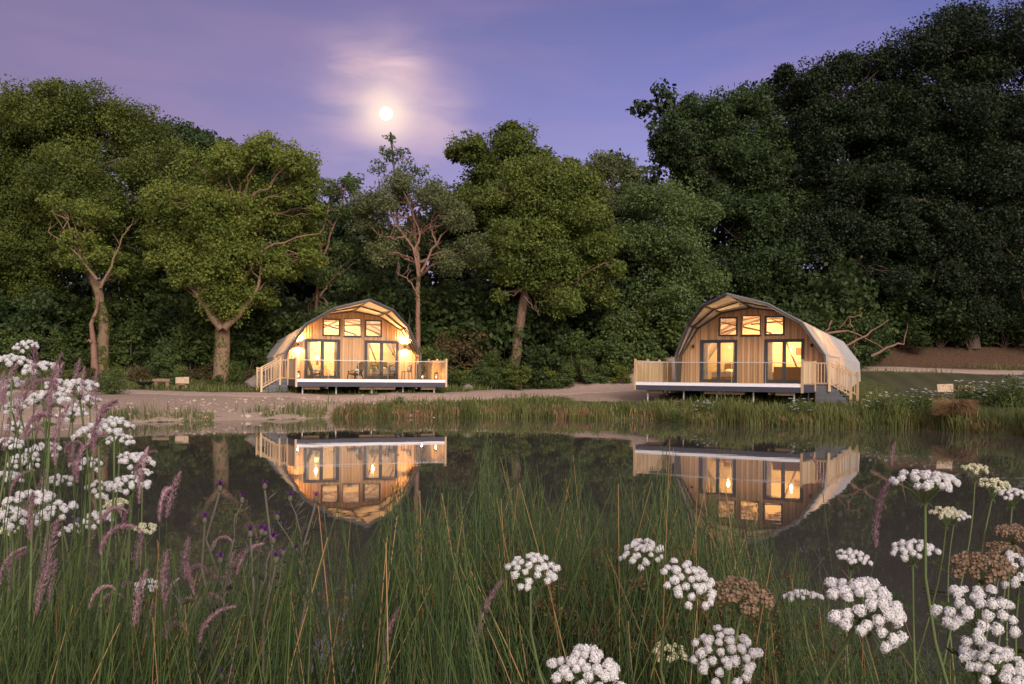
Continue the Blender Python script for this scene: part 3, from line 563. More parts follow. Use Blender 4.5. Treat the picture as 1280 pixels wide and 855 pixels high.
def make_cabin(label, C, theta, sgn, zdeck, xl, xs, zg, lit):
    """sgn=+1: stairs on local +x, screen on -x; xl = deck extent on the screen side, xs = on the stair side"""
    dh = zdeck - zg; OFF = (0, 0, dh)
    R = empty('cabin', (C[0], C[1], zg), theta)
    def P(mb, name, mat, parent=R, sm=False): return mb.build(name, mat, parent, sm, OFF)
    # openings
    ops = [(-2.76, -.72, .02, 2.24, 'd'), (.72, 2.76, .02, 2.24, 'd'), (-1.75, -.72, 2.42, 3.42, 'w'), (-.5, .5, 2.46, 3.46, 'm'), (.72, 1.75, 2.42, 3.42, 'w')]
    xsb = set(np.round(np.arange(-3.9, 3.91, .15), 3)) | {o_[0] for o_ in ops} | {o_[1] for o_ in ops} | {p[0] for p in HALF} | {-p[0] for p in HALF}
    xsb = sorted(xsb); xsb = [x for k, x in enumerate(xsb) if k == 0 or x - xsb[k - 1] > .004]
    mb = MB(); rng = np.random.default_rng(int(abs(C[0]) * 10))
    jx = list(np.arange(-3.9, 3.91, .15)); tones = rng.uniform(0, 1, 80)
    def ivals(xm, e=.0):
        iv = [(0.0, None)]
        for (a, b, z0, z1, _) in ops:
            if a - e < xm < b + e:
                nv = []
                for (p, q) in iv:
                    qq = 9 if q is None else q
                    if z0 < qq and z1 > p:
                        if z0 - p > .03: nv.append((p, z0))
                        if qq - z1 > .03: nv.append((z1, q))
                    else: nv.append((p, q))
                iv = nv
        return iv
    for a, b in zip(xsb[:-1], xsb[1:]):
        xm = (a + b) / 2; tn = tones[int((xm + 3.9) / .15) % 80]
        for (z0, z1) in ivals(xm):
            ta, tb_ = (z1, z1) if z1 else (prof(a + 1e-4 if a < 0 else a), prof(b))
            ta, tb_ = max(ta, z0 + .01), max(tb_, z0 + .01)
            mb.hexa(np.array([(a, 0, z0), (b, 0, z0), (b, .05, z0), (a, .05, z0), (a, 0, ta), (b, 0, tb_), (b, .05, tb_), (a, .05, ta)]), tn)
    for x in jx[1:-1]:
        for (z0, z1) in ivals(x, .03):
            w = .024; top = z1 if z1 else min(prof(x - w), prof(x + w)) - .02
            if top - z0 > .05: mb.box(x - w, x + w, -.026, -.001, z0 + .002, top, rng.uniform(.1, .9))
    P(mb, 'front_wall', M['timber'])
    # trim rib against the wall
    # doors
    def frame(mb, x0, x1, z0, z1, w, y0, y1):
        mb.box(x0, x0 + w, y0, y1, z0, z1); mb.box(x1 - w, x1, y0, y1, z0, z1); mb.box(x0 + w, x1 - w, y0, y1, z1 - w, z1); mb.box(x0 + w, x1 - w, y0, y1, z0, z0 + w)
    for (x0, x1, z0, z1, kd) in ops:
        if kd == 'd':
            f = MB(); frame(f, x0, x1, z0, z1, .07, -.045, .07); xm = (x0 + x1) / 2; d = P(f, 'french_door', M['dark'])
            for (a, b) in ((x0 + .072, xm - .002), (xm + .002, x1 - .072)):
                lf = MB(); frame(lf, a, b, z0 + .072, z1 - .072, .09, -.02, .04); P(lf, 'door_leaf', M['dark'], d)
                g = MB(); g.box(a + .09, b - .09, .005, .013, z0 + .162, z1 - .162); P(g, 'glass', M['glass'], d)
            h = MB(); h.box(xm + .03, xm + .05, -.07, -.02, 1.0, 1.03); h.box(xm + .03, xm + .14, -.075, -.055, 1.0, 1.025); P(h, 'handle', M['steel'], d)
        else:
            f = MB(); w = .085 if kd == 'w' else .035; frame(f, x0, x1, z0, z1, w, -.04, .06)
            if kd == 'm': f.box(x0 - .03, x1 + .03, -.06, .05, z0 - .07, z0 - .002)
            wd = P(f, 'window', M['dark']); g = MB(); g.box(x0 + w, x1 - w, .005, .013, z0 + w, z1 - w); P(g, 'pane', M['glass'], wd)
    # roof
    A0, A1, A2 = arch('front'), arch('mid'), arch(0.0); st = [arch(2.3), arch(3.5), arch(6.6)]
    r1 = MB(); loft(r1, A0, A1); loft(r1, A1, A2); roof = P(r1, 'canvas_canopy', M['canvas_soffit'])
    r2 = MB(); loft(r2, A2, st[0]); loft(r2, st[0], st[1]); r2b = P(r2, 'canvas_roof', M['canvas'])
    r3 = MB(); loft(r3, st[1], st[2]); V = np.vstack([st[2], [[0, 6.6, -.3]]]); k = len(st[2]); r3.add(V, [[i + 1, i, k] for i in range(k - 1)]); P(r3, 'rear_roof', M['canvas_grey'])
    e = MB()
    for i in range(len(A0) - 1): e.bar(A0[i], A0[i + 1], .09, .07)
    P(e, 'roof_edge', M['grey_board'])
    rb = MB(); cI = np.array([0, 0, 1.2])
    def inset(Q, d): v = Q - np.array([0, 0, 1.2]); v[:, 1] = 0; v /= np.linalg.norm(v, axis=1, keepdims=True); return Q - v * d
    for Q in (inset(A0, .09), inset(A1, .07), inset(A2 + [0, -.07, 0], .06)):
        for i in range(len(Q) - 1): rb.bar(Q[i], Q[i + 1], .06, .08)
    for i in range(1, len(A0) - 1): a, b = inset(A0, .06)[i], inset(A2 + [0, -.07, 0], .06)[i]; m_ = inset(A1, .06)[i]; rb.bar(a, m_, .05, .07); rb.bar(m_, b, .05, .07)
    P(rb, 'canopy_frame', M['rib'])
    ib = MB()
    for Q in (inset(st[0], .09), inset(arch(.15), .09)):
        for i in range(len(Q) - 1): ib.bar(Q[i], Q[i + 1], .07, .1)
    Qa, Qb = inset(arch(.15), .09), inset(st[0], .09)
    for i in range(1, len(Qa) - 1): ib.bar(Qa[i], Qb[i], .05, .07)
    for i in range(1, 4): ib.bar(Qa[i], Qb[i + 1], .05, .07); ib.bar(Qa[8 - i], Qb[7 - i], .05, .07)
    for (p, q) in (((-3.0, .5, 2.2), (-.2, 2.2, 3.45)), ((3.0, .5, 2.2), (.2, 2.2, 3.45)), ((-1.9, .5, 3.2), (.6, 1.4, 2.6)), ((1.9, .5, 3.2), (-.6, 1.6, 3.1)), ((-3.4, .9, .1), (-2.3, .9, 2.9)), ((3.4, .9, .1), (2.3, .9, 2.9)), ((2.2, 1.4, .2), (1.2, 1.4, 2.6))): ib.bar(p, q, .07, .09)
    P(ib, 'inner_frame', M['inner'])
    for (x0_, x1_) in ((-2.66, -2.38), (.82, 1.08), (-1.02, -.82)):
        cu = MB(); xx = np.linspace(x0_, x1_, 30); yy_ = .16 + .03 * np.sin(np.arange(30) * 1.35); Vc = np.concatenate([np.stack([xx, yy_, 0 * xx + .04], 1), np.stack([xx, yy_, 0 * xx + 2.25], 1)]); k_ = np.arange(29); cu.add(Vc, np.stack([k_, k_ + 1, k_ + 31, k_ + 30], 1)); P(cu, 'curtain', M['canvas'])
    # partition + floor
    pw = MB(); Q = inset(st[1], .05); base = []
    for i in range(len(Q) - 1):
        a, b = Q[i], Q[i + 1]; x0, x1 = a[0], b[0]
        if abs(x1 - x0) < .01: continue
        pw.hexa(np.array([(x0, 3.46, 0), (x1, 3.46, 0), (x1, 3.5, 0), (x0, 3.5, 0), (x0, 3.46, max(.02, a[2])), (x1, 3.46, max(.02, b[2])), (x1, 3.5, max(.02, b[2])), (x0, 3.5, max(.02, a[2]))]))
    pt = P(pw, 'inner_wall', M['cream'])
    pic = MB(); pic.box(-2.2, -1.75, 3.43, 3.458, 1.25, 1.85); P(pic, 'picture_frame', M['inner'], pt); pic = MB(); pic.box(1.2, 1.5, 3.43, 3.458, 1.5, 1.9); P(pic, 'picture_frame', M['inner'], pt)
    fl = MB(); fl.box(-3.7, 3.7, .05, 6.5, -.14, -.01); P(fl, 'floor', M['deckwood'])
    # deck
    s = sgn; xS, xL = s * xs, -s * xl; D = -3.05
    dk = MB(); lo, hi = min(xS, xL), max(xS, xL); y = D
    while y < -.05: dk.box(lo, hi, y, min(y + .135, -.03), -.035, 0.0, rng.random()); y += .14
    dk.box(xL, -s * 4.05, 0, 1.35, -.035, 0, .5); dk.box(xS + s * .002, s * 4.45, -1.1, 0, -.035, -.001, .6); deck = P(dk, 'deck', M['deckwood'])
    wt = MB(); wt.box(lo - .01, hi + .01, D - .03, D - .002, -.15, .005); wt.box(xL, xL - s * .026, D, 1.35, -.15, .004); P(wt, 'deck_edge_strip', M['white'], deck)
    fa = MB(); fa.box(lo, hi, D - .01, D + .03, -.40, -.152); fa.box(xL, xL - s * .02, D + .03, 1.35, -.40, -.152); fa.box(xS - s * .03, xS, D + .03, -1.1, -.40, -.04); fa.box(lo + .3, hi - .3, D + .2, 6.2, -.30, -.2); P(fa, 'deck_fascia', M['fascia'], deck)
    Rm = Matrix.Rotation(theta, 3, 'Z')
    def gz(x, y): w = Rm @ Vector((x, y, 0)); return hz(C[0] + w.x, C[1] + w.y) - zdeck
    for yy in (D + .45, -.3, 3.0, 6.0):
        for i, t in enumerate(np.linspace(.06, .94, 5)):
            x = lo + (hi - lo) * t + rng.uniform(-.1, .1)
            if yy > 0: x = -3.3 + 6.6 * t
            p = MB(); g = gz(x, yy) - .1; p.lathe((x, yy, g), [(.042, 0), (.042, -.42 - g if yy > D + 1 else -.40 - g)], 10); p.box(x - .07, x + .07, yy - .07, yy + .07, -.42, -.405); P(p, 'support_post', M['steel'])
    bm_ = MB()
    for (a, b) in ((.06, .16), (.42, .66), (.84, .94)): bm_.box(lo + (hi - lo) * a, lo + (hi - lo) * b, D + .34, D + .52, -.55, -.405, rng.random())
    for t in (.2, .5, .8): bm_.box(lo + (hi - lo) * t, lo + (hi - lo) * t + .1, D + .3, 6, -.52, -.41, rng.random())
    P(bm_, 'support_beam', M['pale_timber'])
    # glass railing
    gl = MB(); x0, x1 = sorted((xL + s * .08, xS - s * .08)); n = 5
    for i in range(n): a = x0 + (x1 - x0) * i / n; b = x0 + (x1 - x0) * (i + 1) / n; gl.box(a + .02, b - .02, D + .05, D + .06, .04, .98)
    g = P(gl, 'glass_railing', M['glass']); tr = MB(); tr.box(x0, x1, D + .035, D + .075, 1.0, 1.035); P(tr, 'top_rail', M['steel'], g)
    for i in range(1, n): a = x0 + (x1 - x0) * i / n; tr = MB(); tr.box(a - .006, a + .006, D + .063, D + .078, 0, 1.0); P(tr, 'rail_post', M['steel'], g)
    # timber screen on the far side
    sp = MB(); y = D + .07
    while y < 1.2: sp.box(xL + s * .03, xL + s * .052, y, y + .135, .01, 1.06, rng.random()); y += .14
    sp.box(xL + s * .02, xL + s * .09, D + .05, 1.25, 1.06, 1.11, .5); scn = P(sp, 'side_screen', M['pale_timber'])
    for y in (D, -1.62, -.2, 1.25): p = MB(); p.box(xL - s * .045, xL + s * .055, y - .05, y + .05, -.40 if y == D else -.1, 1.2, rng.random()); P(p, 'screen_post', M['pale_timber'], scn)
    # stair side: solid panel, landing, stairs with railings
    sp = MB(); y = D + .07
    while y < -1.2: sp.box(xS - s * .05, xS - s * .028, y, y + .13, .02, 1.03, rng.random()); y += .145
    sp.box(xS - s * .09, xS - s * .02, D + .05, -1.1, 1.03, 1.08); scn = P(sp, 'corner_panel', M['pale_timber'])
    for (x, y, b, t) in ((xS, D, -.42, 1.16), (xS, -1.1, -.35, 1.12)): p = MB(); p.box(x - .05, x + .05, y - .05, y + .05, b, t, rng.random()); P(p, 'corner_post', M['pale_timber'], scn)
    xe = s * 5.35; xt = s * 4.35; ge = gz(xe, -1.1) ; gr = gz(xe, 0)
    stp = MB(); n = 5
    for i in range(n): z = -.02 + (ge) * (i + .6) / n; a = xt + (xe - xt) * i / n; b = xt + (xe - xt) * (i + 1) / n; stp.box(a, b + s * .03, -1.05, -.02, z - .04, z, rng.random()); stp.box(a + s * .01, a + s * .03, -1.04, -.03, z - .2, z - .042, rng.random())
    stairs = P(stp, 'stairs', M['grey_board'])
    cl = MB(); zz = -.06; gm = gz(xt, -1.1) - .12
    while zz > gm:
        q = max(gm, zz - .13); f_ = min(1, max(0.0, (zz / ge)) if ge else 0); xr = xt + (xe - xt) * max(0, min(1, (zz - .1) / ge)); cl.box(xS + s * .02, xr, -1.10, -1.075, q, zz, rng.random()); zz -= .135
    P(cl, 'stair_side', M['grey_board'], stairs)
    for (yy, dd) in ((-1.14, -1), (.04, 1)):
        rl = MB(); gq = ge if yy < -1 else gr; za, zb = 1.02, .50
        rl.bar((xt, yy, za), (xe, yy, zb + .0), .05, .06); rl.bar((xt, yy, za - .12), (xe, yy, zb - .12), .03, .05); rl.bar((xt, yy, .06), (xe, yy, -.52), .04, .07)
        if yy < -1: rl.box(xS, xt, yy - .02, yy + .02, .99, 1.04); rl.box(xS, xt, yy - .018, yy + .018, .02, .07)
        rail = P(rl, 'stair_railing', M['pale_timber'])
        pk = MB(); xx = xS + s * .17 if yy < -1 else xt + s * .12
        while abs(xx) < abs(xe) - .08:
            t = max(0, (abs(xx) - abs(xt)) / (abs(xe) - abs(xt))); pk.box(xx - .016, xx + .016, yy - .035, yy - .003, .04 - .58 * t, 1.0 - .52 * t, rng.random()); xx += s * .15
        P(pk, 'picket', M['pale_timber'], rail)['kind'] = 'stuff'
        for (x, b, t) in ((xt, -.35, 1.14), (xe, gq - .1, .62)): p = MB(); p.box(x - .05, x + .05, yy - .05, yy + .05, b, t, rng.random()); P(p, 'newel_post', M['pale_timber'], rail)
    # wall lamps
    for x in (-3.14, 3.14):
        w = MB(); w.box(x - .04, x + .04, -.045, -.027, 1.86, 1.98); w.lathe((x, -.10, 1.83), [(.045, 0), (.055, .02), (.055, .15), (.045, .17)], 12); w.box(x - .012, x + .012, -.06, -.03, 1.90, 1.93); wl = P(w, 'wall_lamp', M['black_metal'])
        if lit:
            b = MB(); b.lathe((x, -.10, 1.825), [(0, 0), (.04, .004)], 10); b.lathe((x, -.10, 2.004), [(.04, 0), (0, .004)], 10); P(b, 'bulb', M['bulb'], wl)
            for (dz, po) in ((-.06, 14), (.24, 26)):
                l = bpy.data.lights.new('wall_lamp_light', 'SPOT'); l.energy = po * 32; l.color = (1, .50, .17); l.spot_size = 2.85; l.spot_blend = .5; l.shadow_soft_size = .05
                lo_ = link('wall_lamp_light', l, R, (x, -.19, 1.83 + dz + dh)); lo_.rotation_euler = (0 if dz < 0 else PI, 0, 0)
    # interior lights
    for (x, y, z, po) in ((-1.7, 1.4, 1.9, 95), (1.7, 1.4, 1.9, 95), (0, 1.9, 2.6, 60)):
        l = bpy.data.lights.new('room_light', 'POINT'); l.energy = po * (5.6 if lit else 4.6); l.color = (1, .58, .24) if lit else (1, .55, .21); l.shadow_soft_size = .06; link('room_light', l, R, (x, y, z + dh - .16))
        pl = MB(); pl.box(x - .006, x + .006, y - .006, y + .006, z + .06, z + .45); pp_ = P(pl, 'ceiling_lamp', M['black_metal']); pl = MB(); pl.ball((x, y, z), .055, 12, 8); P(pl, 'bulb', M['bulbsoft'], pp_, True)
    tag(R, label, 'cabin', 'arched timber cabins by the pond')
    def loc(x, y, z=0): w = Rm @ Vector((x, y, 0)); return (C[0] + w.x, C[1] + w.y, zdeck + z)
    return loc
TL, TR = math.radians(25), -math.radians(34)
CL = at(440.8, 400, 57.0); CR = at(939, 400, 51.0)
locL = make_cabin('timber cabin with glowing wall lamps and chairs on its deck, under an arched canvas canopy', (CL[0], 57.0), TL, -1, 1.80, 4.58, 3.9, hz(CL[0], 55) - .05, True)
locR = make_cabin('timber cabin with wall lamps off and an empty deck, under an arched canvas canopy', (CR[0], 51.0), TR, 1, 1.82, 5.04, 3.64, hz(CR[0], 49) - .05, False)

# ------------------------------------------------------------------ furniture
def lounge():
    r = empty('lounge_chair')
    f = MB()
    for sx in (-.3, .3):
        f.bar((sx, -.32, 0), (sx, -.24, .42), .04); f.bar((sx, .34, 0), (sx, .18, .40), .04); f.bar((sx, -.30, .42), (sx, .30, .50), .05, .035)
        f.bar((sx, -.24, .3), (sx, .3, .18), .03)
    f.build('frame', M['black_metal'], r)
    s_ = MB(); s_.hexa(np.array([(-.28, -.3, .30), (.28, -.3, .30), (.28, .2, .2), (-.28, .2, .2), (-.28, -.3, .36), (.28, -.3, .36), (.28, .2, .26), (-.28, .2, .26)])); s_.build('seat', M['wicker'], r)
    b = MB()
    for k in range(7):
        a = (k - 3) * .085; b.bar((a * .9, .2, .24), (a * 1.15, .48, 1.0 - abs(k - 3) * .035), .075, .025, tone=k / 7)
    b.build('backrest', M['wicker'], r)
    c = MB(); c.ball((0, .12, .42), (.2, .09, .17), 12, 8); c.build('cushion', M['fabric'], r, True)
    return r
def dchair():
    r = empty('dining_chair')
    for (sx, sy) in ((-.2, -.2), (.2, -.2), (-.2, .2), (.2, .2)): f = MB(); f.bar((sx * 1.15, sy * 1.15, 0), (sx, sy, .44), .025); f.build('leg', M['black_metal'], r)
    s_ = MB(); s_.box(-.23, .23, -.23, .23, .43, .47); s_.build('seat', M['wicker'], r)
    b = MB()
    for k in range(9):
        a = -1.2 + k * .3; b.bar((.25 * math.sin(a), .05 + .2 * math.cos(a), .46), (.28 * math.sin(a), .06 + .24 * math.cos(a), .84 - .10 * abs(a) / 1.2), .02)
    for k in range(8):
        a, c = -1.2 + k * .3, -.9 + k * .3; b.bar((.28 * math.sin(a), .06 + .24 * math.cos(a), .84 - .10 * abs(a) / 1.2), (.28 * math.sin(c), .06 + .24 * math.cos(c), .84 - .10 * abs(c) / 1.2), .03)
    b.build('backrest', M['wicker'], r); c = MB(); c.ball((0, .10, .60), (.17, .06, .14), 12, 8); c.build('cushion', M['fabric'], r, True); return r
def place(r, p, rz, label, cat, grp=None): r.location = p; r.rotation_euler = (0, 0, rz); tag(r, label, cat, grp); return r
lc = lounge(); place(lc, locL(-2.35, -1.2), TL + 1.0, 'lounge chair with pale cushion left of the other lounge chair on the left cabin deck', 'chair', 'lounge chairs on the left cabin deck')
lc2 = copy_tree(lc); place(lc2, locL(-.25, -1.5), TL - 1.15, 'lounge chair with pale cushion standing against the timber between the two glazed doors', 'chair', 'lounge chairs on the left cabin deck')
dc = dchair(); GD = 'dining chairs on the left cabin deck'
place(dc, locL(1.1, -1.3), TL + 1.5, 'dining chair on the left side of the deck dining table', 'chair', GD)
for (x, y, a, lab) in ((1.75, -2.0, PI, 'dining chair in front of the deck dining table, its back to the pond'), (2.85, -1.3, -1.5, 'dining chair on the right side of the deck dining table'), (2.2, -.6, 0.1, 'dining chair behind the deck dining table by the glazed door')):
    c = copy_tree(dc); place(c, locL(x, y), TL + a, lab, 'chair', GD)
def dtable():
    r = empty('dining_table'); t = MB(); t.lathe((0, 0, .70), [(0, 0), (.46, 0), (.48, .015), (.46, .03), (0, .03)], 24); t.build('table_top', M['black_metal'], r)
    for a in range(4): f = MB(); c, s_ = math.cos(a * PI / 2 + .8), math.sin(a * PI / 2 + .8); f.bar((c * .4, s_ * .4, 0), (c * .25, s_ * .25, .70), .03); f.build('leg', M['black_metal'], r)
    return r
place(dtable(), locL(1.98, -1.3), 0, 'dark round dining table between the chairs on the left cabin deck', 'table')
def side_table():
    r = empty('side_table'); t = MB(); t.lathe((0, 0, .40), [(0, 0), (.22, 0), (.22, .025), (0, .025)], 18); t.build('table_top', M['wicker'], r)
    for a in range(3): f = MB(); c, s_ = math.cos(a * 2.09), math.sin(a * 2.09); f.bar((c * .18, s_ * .18, 0), (c * .12, s_ * .12, .4), .022); f.build('leg', M['black_metal'], r)
    return r
place(side_table(), locL(-1.3, -1.4), 0, 'small low table between the two lounge chairs', 'table')
def lantern():
    r = empty('lantern'); b = MB(); b.box(-.10, .10, -.10, .10, 0, .03); b.box(-.11, .11, -.11, .11, .34, .36); b.hexa(np.array([(-.1, -.1, .36), (.1, -.1, .36), (.1, .1, .36), (-.1, .1, .36), (-.03, -.03, .43), (.03, -.03, .43), (.03, .03, .43), (-.03, .03, .43)]))
    for sx in (-.095, .095):
        for sy in (-.095, .095): b.bar((sx, sy, .03), (sx, sy, .34), .016)
    b.build('frame', M['black_metal'], r)
    a = np.linspace(0, PI, 9); h = MB(); h.tubes(np.stack([.07 * np.cos(a), 0 * a, .43 + .13 * np.sin(a)], 1), np.full(9, .007), 5); h.build('handle', M['black_metal'], r)
    c = MB(); c.lathe((0, 0, .03), [(0, 0), (.035, 0), (.035, .10), (0, .10)], 10); c.build('candle', M['fabric'], r)
    f = MB(); f.ball((0, 0, .165), (.025, .025, .045), 8, 6); f.build('flame', M['candle'], r)
    l = bpy.data.lights.new('lantern_light', 'POINT'); l.energy = 12; l.color = (1, .55, .2); l.shadow_soft_size = .03; link('lantern_light', l, r, (0, 0, .23)); return r
ln = lantern(); GL = 'candle lanterns on the left cabin deck'
place(ln, locL(-3.45, -1.6), 0, 'lit lantern at the left end of the left cabin deck, by the stair panel', 'lantern', GL)
place(copy_tree(ln), locL(3.9, -1.0), .4, 'lit lantern at the right foot of the canopy frame, left of the last lantern', 'lantern', GL)
place(copy_tree(ln), locL(4.15, -2.6), .2, 'lit lantern by the timber screen at the right end of the left cabin deck', 'lantern', GL)
def lamp():
    r = empty('table_lamp'); b = MB(); b.lathe((0, 0, 0), [(0, 0), (.09, 0), (.1, .05), (.06, .16), (.02, .26), (.015, .34)], 14); b.build('base', M['wicker'], r, True)
    s_ = MB(); s_.lathe((0, 0, .32), [(.15, 0), (.10, .24)], 18); s_.ball((0, 0, .42), (.05, .05, .06), 8, 6); s_.build('lamp_shade', M['bulbsoft'], r, True); return r
def chest():
    r = empty('chest_of_drawers'); b = MB(); b.box(-.45, .45, -.2, .2, .02, .8); b.build('body', M['pale_timber'], r)
    for z in (.1, .33, .56): d = MB(); d.box(-.42, .42, -.225, -.202, z, z + .2); dd = d.build('drawer', M['pale_timber'], r); k = MB(); k.ball((0, -.24, z + .1), .018, 8, 5); k.build('knob', M['black_metal'], dd)
    return r
def bed():
    r = empty('bed'); b = MB(); b.box(-.8, .8, -.95, .95, .15, .32); b.build('bed_frame', M['inner'], r); h = MB(); h.box(-.82, .82, .96, 1.02, 0, 1.05); h.build('headboard', M['wicker'], r)
    m_ = MB(); m_.box(-.77, .77, -.92, .92, .322, .54); m_.build('mattress', M['fabric'], r); c = MB(); c.box(-.80, .80, -.94, .2, .36, .57); c.build('blanket', M['canvas_grey'], r)
    for sx in (-.38, .38): p = MB(); p.ball((sx, .66, .64), (.33, .2, .11), 14, 8); p.build('pillow', M['fabric'], r, True)
    for sx in (-.74, .74):
        for sy in (-.9, .9): l = MB(); l.box(sx - .03, sx + .03, sy - .03, sy + .03, 0, .15); l.build('leg', M['inner'], r)
    return r
def sofa():
    r = empty('sofa'); b = MB(); b.box(-.85, .85, -.4, .4, .08, .36); b.box(-1.0, -.852, -.42, .42, .08, .58); b.box(.852, 1.0, -.42, .42, .08, .58); b.build('body', M['wicker'], r)
    k = MB(); k.box(-.85, .85, .22, .42, .362, .85); k.build('backrest', M['wicker'], r)
    for sx in (-.42, .42): c = MB(); c.box(sx - .41, sx + .41, -.4, .2, .362, .47); c.build('seat_cushion', M['fabric'], r); c = MB(); c.ball((sx, .12, .66), (.25, .09, .2), 12, 8); c.build('pillow', M['fabric'], r, True)
    return r
place(chest(), locL(-1.2, 3.1), TL, 'chest of drawers seen through the left door of the left cabin', 'chest of drawers')
place(lamp(), locL(-1.25, 3.1, .8), TL, 'glowing table lamp on the chest seen through the left door of the left cabin', 'lamp')
place(sofa(), locL(-2.2, 2.2), TL + 1.2, 'sofa behind the left door of the left cabin', 'sofa')
place(bed(), locL(2.3, 2.3), TL, 'bed with two pillows behind the right door of the left cabin', 'bed')
place(bed(), locR(-1.9, 2.3), TR, 'bed with two pillows behind the left door of the right cabin', 'bed')
place(chest(), locR(1.75, 3.1), TR, 'chest of drawers seen through the right door of the right cabin', 'chest of drawers')
place(lamp(), locR(1.8, 3.1, .8), TR, 'glowing table lamp on the chest seen through the right door of the right cabin', 'lamp')
place(sofa(), locR(1.6, 1.7), TR + PI, 'sofa behind the right door of the right cabin', 'sofa')

# ------------------------------------------------------------------ camp-fire corners
def bowl(r_=.36):
    r = empty('fire_bowl'); b = MB(); b.lathe((0, 0, .16), [(.04, 0), (r_ * .6, .06), (r_ * .95, .2), (r_ * 1.02, .24), (r_ * .98, .25), (r_ * .9, .21), (r_ * .5, .08), (0, .04)], 20); b.build('bowl', M['black_metal'], r, True)
    for a in range(3): f = MB(); c, s_ = math.cos(a * 2.09 + .3), math.sin(a * 2.09 + .3); f.bar((c * r_ * .8, s_ * r_ * .8, 0), (c * r_ * .6, s_ * r_ * .6, .24), .03); f.build('leg', M['black_metal'], r)
    return r
def logbench(L=.9):
    r = empty('log_bench'); b = MB(); P_ = np.array([(-L / 2, 0, .40), (0, .02, .41), (L / 2, 0, .40)]); b.tubes(P_, np.array([.11, .12, .11]), 12, cap=True); b.build('seat', M['log'], r, True)
    for sx in (-L * .34, L * .34): f = MB(); f.lathe((sx, 0, 0), [(.0, 0), (.12, 0), (.11, .31), (0, .31)], 12); f.build('leg', M['log'], r, True)
    return r
def slabseat():
    r = empty('log_chair'); s_ = MB(); s_.box(-.3, .3, -.16, .16, .26, .33, .4); s_.build('seat', M['log'], r); b = MB(); b.hexa(np.array([(-.48, .14, .38), (.48, .14, .38), (.48, .2, .38), (-.48, .2, .38), (-.5, .2, .80), (.47, .2, .83), (.47, .26, .83), (-.5, .26, .80)])); b.build('backrest', M['logface'], r)
    for sx in (-.28, .28): f = MB(); f.lathe((sx, 0, 0), [(0, 0), (.15, 0), (.13, .26), (0, .26)], 12); f.build('leg', M['log'], r, True)
    p = MB(); p.box(-.07, .07, .21, .27, 0, .8); p.build('post', M['logface'], r); r.scale = (.78, .78, .82); return r
def gpos(px, Y, dz=0): x = (px - 640) / F * Y; return (x, Y, hz(x, Y) + dz)
place(bowl(.5), gpos(181, 55.2), 0, 'black fire bowl beside the path left of the left cabin', 'fire bowl')
place(logbench(.95), gpos(202, 55.8), .05, 'low log bench right of the left fire bowl', 'bench')
place(slabseat(), gpos(227, 55.5), 0, 'log seat with a pale sawn backrest at the left fire bowl', 'seat')
place(slabseat(), gpos(1184, 44.6), .1, 'log seat with a pale sawn backrest at the edge of the right lawn', 'seat')
place(logbench(.8), gpos(1207, 46.2), 0, 'log bench between the pale log seat and the right fire bowl', 'bench')
place(bowl(.5), gpos(1232, 44.2), 0, 'black fire bowl at the edge of the right lawn', 'fire bowl')
rng = np.random.default_rng(4)
for (px, Y, s_, lab) in ((327, 55.5, .75, 'grey boulder left of the steps of the left cabin'), (585, 58.5, .28, 'small pale stone beside the path right of the left cabin')):
    g = gpos(px, Y); m_ = MB(); m_.ball((0, 0, s_ * .3), (s_ * 1.2, s_ * .8, s_ * .7), 10, 7, jit=.12, rng=rng); b = m_.build('boulder', M['rock']); b.location = g; tag(b, lab, 'boulder')
# dead sedge tussock on the waterline
g = np.array([(1195 - 640) / F * 41.2, 41.2, 0]); n = 2600; a = rng.uniform(0, 2 * PI, n); L = rng.uniform(.45, .95, n); t = np.linspace(0, 1, 5)
hf = rng.uniform(.1, 1.15, n); en = rng.uniform(1.6, 2.9, n); P_ = np.stack([np.stack([g[0] + np.cos(a) * (.15 + L * .9 * tt ** (1 + hf)), g[1] + np.sin(a) * (.1 + L * .7 * tt ** (1 + hf)) + .05 * np.sin(tt * 6 + a), .10 + L * hf * np.sin(tt * en) * .75], 1) for tt in t], 1)
m_ = MB(); m_.tubes(P_, np.tile(np.linspace(.012, .004, 5), (n, 1)), 3, rng.random(n)); tb_ = m_.build('sedge_tussock', M['grassdry'], off=(-g[0], -g[1], 0)); tb_.location = (g[0], g[1], hz(g[0], g[1]) - .05); tag(tb_, 'russet collapsed sedge tussock at the right waterline', 'tussock')

